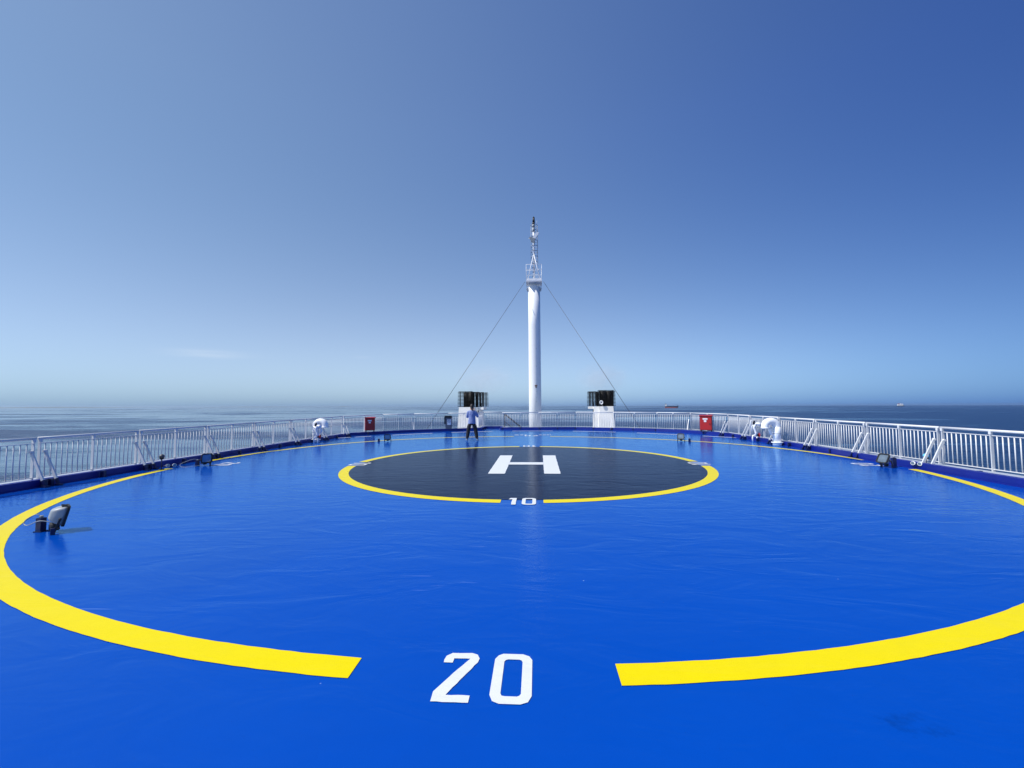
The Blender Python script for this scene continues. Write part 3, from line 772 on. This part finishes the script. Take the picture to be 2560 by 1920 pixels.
red_box('dark shaded red fire box at the far left railing', (-9.66, 12.5, 0.15), R(30), 0.56, 0.74)
red_box('bright red fire box with white labels at the far right railing', (9.74, 11.85, 0.13), R(-30), 0.62, 0.80)

t = thing('litter_bin', 'black lidded litter bin with a no smoking notice at the far railing', 'litter bin', (-5.60, 15.72, 0.13), R(12))
MB().box((0.03, 0, 0.38), (0.42, 0.34, 0.76), taper=(1.03, 1.03)).build('bin_body', 'binbody', t, bevel=0.02)
MB().box((0, 0, 0.79), (0.52, 0.42, 0.09)).box((0, 0, 0.86), (0.46, 0.36, 0.05)).build('lid', 'black', t, bevel=0.012)
MB().box((-0.22, 0.02, 0.55), (0.08, 0.38, 0.42)).build('side_pocket', 'black', t)
nt = MB().box((0.06, -0.186, 0.46), (0.25, 0.008, 0.36)).build('notice', 'label', t)
m = MB(); m.tube([(0.06 + 0.075 * math.cos(R(a)), -0.193, 0.52 + 0.075 * math.sin(R(a))) for a in range(0, 360, 20)], 0.010, 6, closed=True)
m.bar((0.06 - 0.052, -0.193, 0.52 + 0.052), (0.06 + 0.052, -0.193, 0.52 - 0.052), 0.014, 0.01); m.build('prohibition_sign', 'blue_sign', nt)

# ------------------------------------------------------------------ mast
MX, MY = 0.19, 26.0
t = thing('mast', 'tall white mast with platform and antenna frame behind the far railing', 'mast', (MX, MY, -3.15))
o3 = 3.15
MB().tube([(0, 0, 0), (0, 0, 6), (0, 0, 12), (0, 0, 12.55 + o3)], [0.56, 0.56, 0.552, 0.545], 40).build('column', 'white', t)
MB().box((0, 0, 12.95 + o3), (1.44, 1.5, 0.16)).box((0, 0, 13.10 + o3), (1.36, 1.4, 0.12)).build('platform', 'white', t)
for sx in (-1, 1):
    m = MB()
    for yy in (-0.25, 0.25): m.bar((sx * 0.66, yy, 12.9 + o3), (sx * 0.60, yy, 12.2 + o3), 0.09, 0.06)
    m.box((sx * 0.62, 0, 12.35 + o3), (0.12, 0.5, 0.12)); m.build('bracket', 'rust' if 0 else 'ledge', t)
m = MB()
for z in (13.55, 13.95, 14.45):
    if z == 13.95: z = 13.9
    m.tube([(-0.70, -0.70, z + o3), (0.70, -0.70, z + o3), (0.70, 0.70, z + o3), (-0.70, 0.70, z + o3), (-0.70, -0.70, z + o3)], 0.017, 6) if z > 13.6 else None
for x in (-0.7, 0.7):
    for y in (-0.7, 0, 0.7): m.cyl((x, y, 13.1 + o3), (x, y, 14.45 + o3), 0.014, 6)
m.build('guard_rail', 'white', t)
for sx in (-1, 1): MB().tube([(sx * 0.55, -0.45, 13.15 + o3), (0.0, -0.05, 15.65 + o3)], 0.036, 8).build('strut', 'white', t)
MB().tube([(0, 0, 13.1 + o3), (0, 0, 16.9 + o3), (0, 0, 18.3 + o3)], [0.085, 0.08, 0.07], 12).build('topmast', 'white', t)
m = MB()   # caged ladder behind the topmast
lx = 0.24
for sx in (-0.14, 0.14): m.cyl((lx + sx, 0.12, 13.1 + o3), (lx + sx, 0.12, 18.3 + o3), 0.015, 6)
for k in range(20): m.cyl((lx - 0.14, 0.12, 13.3 + k * 0.25 + o3), (lx + 0.14, 0.12, 13.3 + k * 0.25 + o3), 0.011, 6)
m.build('ladder', 'white', t)
m = MB()
for k in range(8):
    z = 15.0 + k * 0.5 + o3
    m.tube([(0.05 + 0.32 * math.cos(R(a)), 0.35 + 0.32 * math.sin(R(a)), z) for a in range(0, 360, 30)], 0.026, 6, closed=True)
for a in (20, 90, 160, 200, 340): m.cyl((0.05 + 0.32 * math.cos(R(a)), 0.35 + 0.32 * math.sin(R(a)), 15.2 + o3), (0.05 + 0.32 * math.cos(R(a)), 0.35 + 0.32 * math.sin(R(a)), 18.4 + o3), 0.018, 6)
m.build('ladder_cage', 'ledge', t)
def wedge(pts, th):
    m = MB(); A = [m.bm.verts.new(Vector(p) + Vector((0, -th / 2, o3))) for p in pts]; B = [m.bm.verts.new(Vector(p) + Vector((0, th / 2, o3))) for p in pts]
    m.bm.faces.new(A); m.bm.faces.new(B[::-1]); n = len(A)
    for i in range(n): m.bm.faces.new((A[i], A[(i + 1) % n], B[(i + 1) % n], B[i]))
    return m
wedge([(-0.40, 0, 17.22), (0.12, -0.0, 17.05), (0.03, 0, 16.55)], 0.42).build('lamp_bracket', 'grey', t)
wedge([(-0.04, 0, 17.35), (0.30, 0, 17.66), (0.52, 0, 17.60), (0.14, 0, 17.05), (0.02, 0, 17.1)], 0.30).build('lamp_bracket', 'white', t)
MB().bar((-0.46, 0, 17.12 + o3), (-0.30, 0, 17.18 + o3), 0.05, 0.05).box((-0.12, 0, 17.9 + o3), (0.06, 0.06, 0.9)).box((0.30, 0.0, 18.3 + o3), (0.05, 0.05, 1.0)).build('cross_arm', 'white', t)
MB().cyl((0, 0, 17.75 + o3), (0, 0, 18.1 + o3), 0.12, 12).cyl((0, 0, 18.2 + o3), (0, 0, 18.42 + o3), 0.13, 12).build('navigation_light', 'grey', t)
MB().cyl((0, 0, 18.42 + o3), (0, 0, 18.62 + o3), 0.12, 12).cyl((0.02, 0, 18.62 + o3), (0.02, 0, 19.1 + o3), 0.12, 12, 0.09).cyl((0.02, 0, 19.1 + o3), (0.02, 0, 19.2 + o3), 0.10, 10, 0.02).build('masthead_light', 'black', t)
m = MB()
for k in range(10): m.box((-0.10 + 0.02 * (k % 2), -0.08, 13.5 + k * 0.42 + o3), (0.05, 0.05, 0.09))
m.build('cable_clamp', 'darksteel', t)
MB().box((0.10, -0.60, 3.44 + o3), (0.22, 0.14, 0.08)).box((0.10, -0.58, 3.30 + o3), (0.10, 0.08, 0.10)).build('step_bracket', 'rust', t)
m = MB()
for z in (2.9, 2.4, 2.0, 1.2, 5.2, 6.8): m.box((0.14, -0.55, z + o3), (0.05, 0.04, 0.05))
m.build('bolt', 'grey', t)

def wire(a, b, r, label):
    o = MB().tube([a, b], r, 6).build('stay_wire', 'steel'); o['label'] = label; o['category'] = 'wire'; o['group'] = 'stay wires of the mast'
    return o
wire((-0.66, 26, 13.05), (-7.05, 15.55, 0.08), 0.016, 'thin stay wire from the mast down to the left')
wire((1.06, 26, 13.05), (7.05, 15.5, 0.08), 0.016, 'thin stay wire from the mast down to the right')

# ------------------------------------------------------------------ funnels
def funnel(label, loc, sx, speaker=False):
    """sx = 1: overhang towards +x"""
    t = thing('funnel', label, 'funnel', loc, R(-13), 'exhaust funnels behind the far railing')
    t.scale = (0.93, 0.93, 1.0)
    z1 = 1.52 + 3.15
    def tap(xa0, xb0, xa1, xb1, y0, y1, za, zb):
        m = MB(); v = []
        for xa, xb, z in ((xa0, xb0, za), (xa1, xb1, zb)):
            for x, y in ((xa, y0), (xb, y0), (xb, y1), (xa, y1)): v.append(m.bm.verts.new((x * sx, y, z)))
        for f in ((0, 3, 2, 1), (4, 5, 6, 7), (0, 1, 5, 4), (1, 2, 6, 5), (2, 3, 7, 6), (3, 0, 4, 7)): m.bm.faces.new([v[i] for i in f])
        return m
    tap(-1.60, 0.62, -1.28, 0.42, -1.2, 1.6, 0, z1).build('casing', 'funnel', t)
    tap(0.66, 1.62, 0.46, 1.22, -0.9, 1.3, 0, z1 - 0.02).build('side_casing', 'funnel', t)
    MB().box((1.6 * sx, -0.1, z1 - 0.16), (0.80, 1.1, 0.28)).build('overhang', 'funnel', t)
    MB().box((1.30 * sx, -0.85, z1 - 0.55), (0.12, 0.1, 0.30)).build('flood_lamp', 'darksteel', t)
    # slatted black cages
    def cage(x0, x1, y0, y1, za, zb, n, name):
        m = MB()
        for k in range(n):
            z = za + (zb - za) * (k + 0.5) / n
            fl = 0.10 * (1 - k / n)
            for y in (y0, y1): m.box(((x0 + x1) / 2 * sx, y, z), (x1 - x0 + 0.34 + fl, 0.10, 0.068))
            for x in (x0, x1): m.box((x * sx, (y0 + y1) / 2, z), (0.16, y1 - y0, 0.042))
        m.build(name, 'soot', t)
        m = MB()
        for x in (x0 + 0.1, (x0 + x1) / 2, x1 - 0.1):
            for y in (y0 + 0.08, y1 - 0.08): m.box((x * sx, y, (za + zb) / 2), (0.09, 0.09, zb - za))
        m.box(((x0 + x1) / 2 * sx, (y0 + y1) / 2, zb + 0.0), (x1 - x0 + 0.2, y1 - y0 + 0.2, 0.05)) if 0 else None
        for y in (y0, y1): m.box(((x0 + x1) / 2 * sx, y, zb), (x1 - x0 + 0.2, 0.06, 0.05))
        m.build('cage_frame', 'soot', t)
    cage(-1.27, 0.55, -1.1, 1.4, z1 + 0.02, z1 + 1.92, 11, 'louvre_cage')
    cage(0.95, 1.92, -0.6, 0.9, z1 + 0.05, z1 + 1.80, 11, 'louvre_cage')
    for x, y, r_, h in ((-1.02, 0.3, 0.20, 1.8), (-0.66, 0.1, 0.44, 1.85), (0.10, -0.2, 0.42, 1.9), (0.78, 0.1, 0.17, 1.8), (1.35, 0.2, 0.08, 0.5)):
        MB().cyl((x * sx, y, z1), (x * sx, y, z1 + h), r_, 16).build('exhaust_pipe', 'soot', t)
    if speaker:
        MB().tube([(0.20 * sx, -1.15, z1 + 0.45), (0.20 * sx, -1.35, z1 + 0.47), (0.20 * sx, -1.5, z1 + 0.47)], [0.06, 0.10, 0.22], 20, cap=False).build('horn', 'white', t)
        MB().tube([(0.20 * sx + 0.215 * math.cos(R(a)), -1.5, z1 + 0.47 + 0.215 * math.sin(R(a))) for a in range(0, 360, 20)], 0.03, 8, closed=True).build('horn_rim', 'white', t)
        MB().bar((0.1 * sx, -1.1, z1 + 0.05), (0.2 * sx, -1.3, z1 + 0.4), 0.05, 0.05).build('horn_bracket', 'ledge', t)
    return t
funnel('left funnel, white casing with black slatted cage behind the person', (-7.85, 40, -3.15), 1)
funnel('right funnel, white casing with black slatted cage and white horn', (8.55, 40, -3.15), -1, True)

# ------------------------------------------------------------------ person
def skin_mesh(name, verts, edges, mat, parent=None, sub=2, vox=0):
    me = bpy.data.meshes.new(name); me.from_pydata([v[:3] for v in verts], edges, []); me.update()
    o = bpy.data.objects.new(name, me); S.collection.objects.link(o)
    sk = o.modifiers.new('skin', 'SKIN'); sk.branch_smoothing = 0.6
    sv = me.skin_vertices[0].data if me.skin_vertices else None
    if sv is None:
        bpy.context.view_layer.update()
        me.skin_vertices  # created with the modifier
    for i, v in enumerate(verts):
        r_ = v[3]; r2_ = v[4] if len(v) > 4 else r_
        me.skin_vertices[0].data[i].radius = (r_, r2_)
    me.skin_vertices[0].data[0].use_root = True
    sb = o.modifiers.new('sub', 'SUBSURF'); sb.levels = sub; sb.render_levels = sub
    if vox:
        rm = o.modifiers.new('remesh', 'REMESH'); rm.mode = 'VOXEL'; rm.voxel_size = vox
        sm_ = o.modifiers.new('smooth', 'SMOOTH'); sm_.iterations = 6; sm_.factor = 0.5
    bpy.context.view_layer.update()
    dg = bpy.context.evaluated_depsgraph_get()
    nm = bpy.data.meshes.new_from_object(o.evaluated_get(dg))
    bpy.data.objects.remove(o); bpy.data.meshes.remove(me)
    for p in nm.polygons: p.use_smooth = True
    nm.materials.clear(); nm.materials.append(M[mat])
    nm.name = name
    q = bpy.data.objects.new(name, nm); S.collection.objects.link(q)
    if parent: q.parent = parent
    return q
# local: facing +y (away from the camera), x right
per = thing('person', 'person in loose blue shirt and black trousers, legs apart, seen from behind taking a picture', 'person', (-2.78, 7.85, 0.008), R(4))
V_ = [(0, 0, 0.93, 0.115, 0.10), (0, 0, 1.06, 0.10, 0.085), (0, 0.01, 1.22, 0.12, 0.095), (0, 0.02, 1.36, 0.11, 0.09), (0, 0.02, 1.44, 0.055), (0, 0.04, 1.51, 0.052), (0, 0.055, 1.59, 0.072, 0.080), (0, 0.055, 1.655, 0.068, 0.075),
      (-0.165, 0.01, 1.385, 0.058), (-0.215, 0.04, 1.12, 0.043), (-0.16, 0.27, 1.33, 0.032), (-0.105, 0.33, 1.42, 0.026),
      (0.165, 0.01, 1.385, 0.058), (0.25, 0.04, 1.14, 0.043), (0.16, 0.27, 1.33, 0.032), (0.085, 0.33, 1.42, 0.026),
      (-0.10, 0, 0.86, 0.09), (-0.175, 0.02, 0.48, 0.058), (-0.225, -0.01, 0.10, 0.036), (-0.235, 0.09, 0.035, 0.03),
      (0.10, 0, 0.86, 0.09), (0.18, 0.02, 0.48, 0.058), (0.245, -0.01, 0.10, 0.036), (0.27, 0.09, 0.035, 0.03)]
E_ = [(0, 1), (1, 2), (2, 3), (3, 4), (4, 5), (5, 6), (6, 7), (3, 8), (8, 9), (9, 10), (10, 11), (3, 12), (12, 13), (13, 14), (14, 15), (0, 16), (16, 17), (17, 18), (18, 19), (0, 20), (20, 21), (21, 22), (22, 23)]
# hands: palm and five fingers each, closed round the phone
for s, hv in ((-1, 11), (1, 15)):
    b_ = V_[hv]
    V_.append((b_[0] + 0.012 * -s, b_[1] + 0.03, b_[2] + 0.05, 0.024, 0.012)); pi_ = len(V_) - 1; E_.append((hv, pi_))
    for k in range(4):
        f0 = (b_[0] + (0.014 - 0.013 * k) * s, b_[1] + 0.055, b_[2] + 0.085 - 0.004 * k, 0.009)
        f1 = (f0[0] - 0.02 * s, f0[1] + 0.012, f0[2] + 0.028, 0.008); f2 = (f1[0] - 0.022 * s, f1[1] - 0.008, f1[2] + 0.005 + 0.004 * k, 0.007)
        V_ += [f0, f1, f2]; n_ = len(V_); E_ += [(pi_, n_ - 3), (n_ - 3, n_ - 2), (n_ - 2, n_ - 1)]
    V_ += [(b_[0] - 0.03 * s, b_[1] + 0.01, b_[2] + 0.045, 0.010), (b_[0] - 0.05 * s, b_[1] + 0.012, b_[2] + 0.075, 0.008)]; n_ = len(V_); E_ += [(pi_, n_ - 2), (n_ - 2, n_ - 1)]
body = skin_mesh('body', V_, E_, 'skin', per, 2)
m = MB(); rr = []
for z_, a_, b_ in ((0.795, 0.190, 0.140), (0.90, 0.184, 0.136), (1.02, 0.168, 0.126), (1.14, 0.160, 0.120), (1.27, 0.174, 0.124), (1.36, 0.178, 0.116), (1.41, 0.150, 0.100), (1.45, 0.082, 0.078)):
    rr.append([m.bm.verts.new((a_ * math.cos(R(q * 15)), 0.012 + b_ * math.sin(R(q * 15)), z_ + 0.012 * math.sin(R(q * 45)))) for q in range(24)])
for k in range(len(rr) - 1):
    for q in range(24): m.bm.faces.new((rr[k][q], rr[k][(q + 1) % 24], rr[k + 1][(q + 1) % 24], rr[k + 1][q]))
m.bm.faces.new(rr[0][::-1]); m.bm.faces.new(rr[-1])
for s_, ex, ez in ((-1, 0.225, 1.12), (1, 0.262, 1.14)):
    m.tube([(s_ * 0.10, 0.01, 1.385), (s_ * 0.165, 0.012, 1.36), (s_ * (ex - 0.02), 0.03, 1.22), (s_ * ex, 0.05, ez), (s_ * 0.215, 0.16, 1.22), (s_ * 0.185, 0.235, 1.295)], [0.062, 0.074, 0.068, 0.062, 0.054, 0.046], 14)
sh = m.build('shirt_raw', 'shirt')
rm = sh.modifiers.new('remesh', 'REMESH'); rm.mode = 'VOXEL'; rm.voxel_size = 0.014
sm_ = sh.modifiers.new('smooth', 'SMOOTH'); sm_.iterations = 4; sm_.factor = 0.5
bpy.context.view_layer.update()
nm = bpy.data.meshes.new_from_object(sh.evaluated_get(bpy.context.evaluated_depsgraph_get()))
bpy.data.objects.remove(sh); nm.name = 'shirt'
for p in nm.polygons: p.use_smooth = True
if not nm.materials: nm.materials.append(M['shirt'])
sh = bpy.data.objects.new('shirt', nm); S.collection.objects.link(sh); sh.parent = per
tr = skin_mesh('trousers', [(0, 0, 0.92, 0.145, 0.115), (0, 0, 1.0, 0.12, 0.10), (-0.10, 0, 0.83, 0.115), (-0.175, 0.02, 0.48, 0.098), (-0.225, -0.01, 0.09, 0.080), (0.10, 0, 0.83, 0.115), (0.18, 0.02, 0.48, 0.098), (0.245, -0.01, 0.09, 0.080)],
      [(0, 1), (0, 2), (2, 3), (3, 4), (0, 5), (5, 6), (6, 7)], 'trousers', per, 2)
for s, x in ((-1, -0.23), (1, 0.255)):
    so = skin_mesh('shoe', [(x, -0.05, 0.045, 0.048, 0.04), (x + s * 0.015, 0.06, 0.042, 0.052, 0.038), (x + s * 0.04, 0.17, 0.032, 0.045, 0.028)], [(0, 1), (1, 2)], 'shoe', per, 2)
    MB().tube([(x, -0.05, 0.06), (x, -0.04, 0.11)], [0.045, 0.04], 12).build('ankle_cuff', 'shoeup', so)
def blob(m, c, r):
    q = bmesh.ops.create_icosphere(m.bm, subdivisions=3, radius=1.0)['verts']
    for v_ in q: v_.co = Vector((c[0] + v_.co.x * r[0], c[1] + v_.co.y * r[1], c[2] + v_.co.z * r[2]))
def fuse(m, name, mat, vox=0.012, it=4):
    o = m.build(name + '_raw', mat)
    a_ = o.modifiers.new('remesh', 'REMESH'); a_.mode = 'VOXEL'; a_.voxel_size = vox
    b_ = o.modifiers.new('smooth', 'SMOOTH'); b_.iterations = it; b_.factor = 0.5
    bpy.context.view_layer.update()
    me = bpy.data.meshes.new_from_object(o.evaluated_get(bpy.context.evaluated_depsgraph_get()))
    bpy.data.objects.remove(o); me.name = name
    for p in me.polygons: p.use_smooth = True
    if not me.materials: me.materials.append(M[mat])
    q = bpy.data.objects.new(name, me); S.collection.objects.link(q); q.parent = per
    return q
m = MB(); blob(m, (0, 0.022, 1.645), (0.088, 0.094, 0.098)); blob(m, (0, -0.008, 1.59), (0.080, 0.068, 0.080))
m.tube([(0, -0.02, 1.60), (0.005, -0.055, 1.52), (0.02, -0.06, 1.44), (0.025, -0.05, 1.38)], [0.055, 0.045, 0.035, 0.018], 12)
hr = fuse(m, 'hair', 'hair')
for s in (-1, 1): MB().tube([(s * 0.083, 0.065, 1.585), (s * 0.094, 0.060, 1.605), (s * 0.086, 0.065, 1.625)], [0.006, 0.014, 0.008], 8).build('ear', 'skin', per)
m = MB()
m.tube([(0, 0.135, 1.60), (0, 0.158, 1.585), (0, 0.138, 1.575)], [0.008, 0.013, 0.008], 8)
m.build('nose', 'skin', per)
for s in (-1, 1): MB().tube([(s * 0.028, 0.112, 1.612), (s * 0.028, 0.124, 1.612)], [0.010, 0.004], 8).build('eye', 'label', per)
MB().box((0, 0.136, 1.545), (0.045, 0.01, 0.008)).build('mouth', 'valve', per)
ph = MB().box((-2.78 - 0.03, 8.26, 1.535), (0.15, 0.010, 0.075), Matrix.Rotation(R(4), 3, 'Z')).build('phone', 'black', bevel=0.003)
ph['label'] = 'dark phone held up in front of the person'; ph['category'] = 'phone'

# ------------------------------------------------------------------ ships and coast
def px_dir(u, v): return (F + R2 * ((u - 1280) / FPX) + U2 * ((960 - v) / FPX))
def sea_at(u, dist):
    d = px_dir(u, 1014); d.z = 0; d.normalize(); return on_sea(CX + d.x * dist, CY + d.y * dist), math.atan2(d.y, d.x)
loc, a = sea_at(1678.5, 3700)
t = thing('cargo_ship', 'dark tanker with a reddish lower hull far out on the horizon', 'ship', loc, a - R(90))
t.rotation_euler = (0, 0, a - R(90))
def hullmesh(L, B, z0, z1, sheer, rake):
    m = MB(); st = []
    N = 16
    for i in range(N + 1):
        u = i / N; x = -L / 2 + L * u
        wd = B / 2 * (min(1, (1 - u) / 0.22) ** 0.6 if u > 0.78 else (0.8 + 0.2 * min(1, u / 0.15)))
        zt = z1 + sheer * (max(0, (u - 0.82) / 0.18))
        st.append([m.bm.verts.new((x + (rake if (i == N and k > 1) else 0), y, z)) for k, (y, z) in enumerate(((-wd * 0.95, z0), (wd * 0.95, z0), (wd, zt), (-wd, zt)))])
    for i in range(N):
        for k in range(4): m.bm.faces.new((st[i][k], st[i][(k + 1) % 4], st[i + 1][(k + 1) % 4], st[i + 1][k]))
    m.bm.faces.new(st[0]); m.bm.faces.new(st[-1][::-1])
    return m
hullmesh(102, 17, -1, 7.5, 0, 0).build('lower_hull', 'hull_red', t)  # red height takes in the antifouling and its reflection on the water
hullmesh(104, 17.2, 7.5, 15.5, 4, 3).build('upper_hull', 'hull_dark', t)
sp = MB().box((-43, 0, 22), (12, 14, 13)).box((-41, 0, 30), (8, 18, 4)).build('superstructure', 'label', t)
MB().cyl((-47, 0, 28), (-47, 0, 36), 2.2, 10).build('exhaust_stack', 'hull_dark', sp)
MB().cyl((-39, 0, 30), (-39, 0, 41), 0.8, 6).build('mast', 'hull_dark', t)
MB().cyl((44, 0, 18), (44, 0, 34), 0.6, 6).build('foremast', 'hull_dark', t)
m = MB()
for k in range(6): m.box((-26 + k * 11, 0, 16.2), (7, 8, 2.2))
m.build('hatch_cover', 'hull_dark', t)
MB().bar((-33, 0, 29), (-27, 0, 17), 1.4, 1.4).build('crane', 'hull_dark', t)
loc, a = sea_at(2251.5, 8000)
t = thing('ferry', 'small white ship on the right-hand horizon', 'ship', loc, a - R(60))
hullmesh(86, 20, -1, 9, 3, 3).build('hull', 'hull_dark', t)
MB().box((-4, 0, 20), (62, 19, 22)).box((10, 0, 34), (26, 18, 7)).build('superstructure', 'label', t)
MB().box((-22, 0, 36), (12, 8, 10)).build('exhaust_stack', 'hull_red', t)
loc, a = sea_at(1244, 11000)
t = thing('sailing_boat', 'tiny grey sail on the horizon between the left funnel and the mast', 'boat', loc, a - R(90))
hullmesh(20, 6, -0.5, 4, 1, 1).build('hull', 'hull_dark', t)
m = MB(); A = [m.bm.verts.new(p) for p in ((-8, -0.2, 6), (7, -0.2, 6), (1, -0.2, 34))]; B = [m.bm.verts.new(p) for p in ((-8, 0.2, 6), (7, 0.2, 6), (1, 0.2, 34))]
m.bm.faces.new(A); m.bm.faces.new(B[::-1])
for i in range(3): m.bm.faces.new((A[i], A[(i + 1) % 3], B[(i + 1) % 3], B[i]))
m.build('sail', 'grey', t)
# low coast on the left horizon
m = MB(); prev = None
random.seed(9)
N = 90
for i in range(N + 1):
    u = -60 + (895 + 60) * i / N
    p, a = sea_at(u, 15500)
    u2 = i / N
    h = 14 + 14 * math.sin(u2 * 9) * math.sin(u2 * 4) + random.uniform(-2, 2) + (10 if u > 850 else 0)
    h = max(2, h) * min(1, (N - i) / 4 + 0.05)
    d = Vector((math.cos(a), math.sin(a), 0))
    cur = [m.bm.verts.new(p + Vector((0, 0, -3))), m.bm.verts.new(p + d * 120 + Vector((0, 0, h))), m.bm.verts.new(p + d * 900 + Vector((0, 0, h * 1.2))), m.bm.verts.new(p + d * 1300 + Vector((0, 0, -3)))]
    if prev:
        for k in range(3): m.bm.faces.new((prev[k], prev[k + 1], cur[k + 1], cur[k]))
    prev = cur
struct(m.build('coast_hills', 'land'))

# ------------------------------------------------------------------ exhaust haze over the funnels, and the sea air
def smoke(name, label, c, rad, dens, col, seed):
    mat = bpy.data.materials.new(name + '_vapour'); mat.use_nodes = True; n, l = mat.node_tree.nodes, mat.node_tree.links; n.clear()
    o_ = n.new('ShaderNodeOutputMaterial'); v = n.new('ShaderNodeVolumePrincipled'); v.inputs['Color'].default_value = col + (1,); v.inputs['Anisotropy'].default_value = 0.2
    t_ = n.new('ShaderNodeTexCoord'); g = n.new('ShaderNodeTexGradient'); g.gradient_type = 'SPHERICAL'
    mp = n.new('ShaderNodeMapping'); mp.inputs['Location'].default_value = (0, 0, 0)
    l.new(t_.outputs['Object'], mp.inputs[0]); l.new(mp.outputs[0], g.inputs[0])
    nz_ = tex(n, l, 'n', 2.2, t_.outputs['Object'], 4, 0.6, 0.6)
    a_ = n.new('ShaderNodeMath'); a_.operation = 'MULTIPLY'; l.new(g.outputs['Fac'], a_.inputs[0]); l.new(ramp(n, l, nz_, 0.32, 0.7), a_.inputs[1])
    b_ = n.new('ShaderNodeMath'); b_.operation = 'MULTIPLY'; b_.inputs[1].default_value = dens; l.new(a_.outputs[0], b_.inputs[0]); l.new(b_.outputs[0], v.inputs['Density'])
    l.new(v.outputs[0], o_.inputs['Volume'])
    m = MB(); bmesh.ops.create_icosphere(m.bm, subdivisions=3, radius=1.0)
    o = m.build('smoke', mat); o.location = c; o.scale = rad; o['kind'] = 'stuff'; o['label'] = label; o['category'] = 'smoke'
    return o
smoke('smoke_a', 'pale thin smoke drifting right above the left funnel', (-6.4, 40.5, 5.0), (4.2, 2.6, 2.3), 0.4, (0.92, 0.96, 1.0), 1)
smoke('smoke_b', 'pale thin smoke drifting above the right funnel', (8.4, 40.5, 5.0), (3.6, 2.6, 2.3), 0.4, (0.95, 0.96, 0.97), 2)

mat = bpy.data.materials.new('sea_air'); mat.use_nodes = True; n, l = mat.node_tree.nodes, mat.node_tree.links; n.clear()
o_ = n.new('ShaderNodeOutputMaterial'); v = n.new('ShaderNodeVolumePrincipled')
v.inputs['Color'].default_value = (0.88, 0.94, 1.0, 1); v.inputs['Density'].default_value = 0.00004; v.inputs['Anisotropy'].default_value = 0.72
l.new(v.outputs[0], o_.inputs['Volume'])
m = MB().box((0, 0, 23.0 - 1.0), (40600, 40600, 46.0))
hz = m.build('haze', mat); hz.location = (0, 0, SEA_Z); hz.rotation_euler = sea_rot; hz['kind'] = 'stuff'
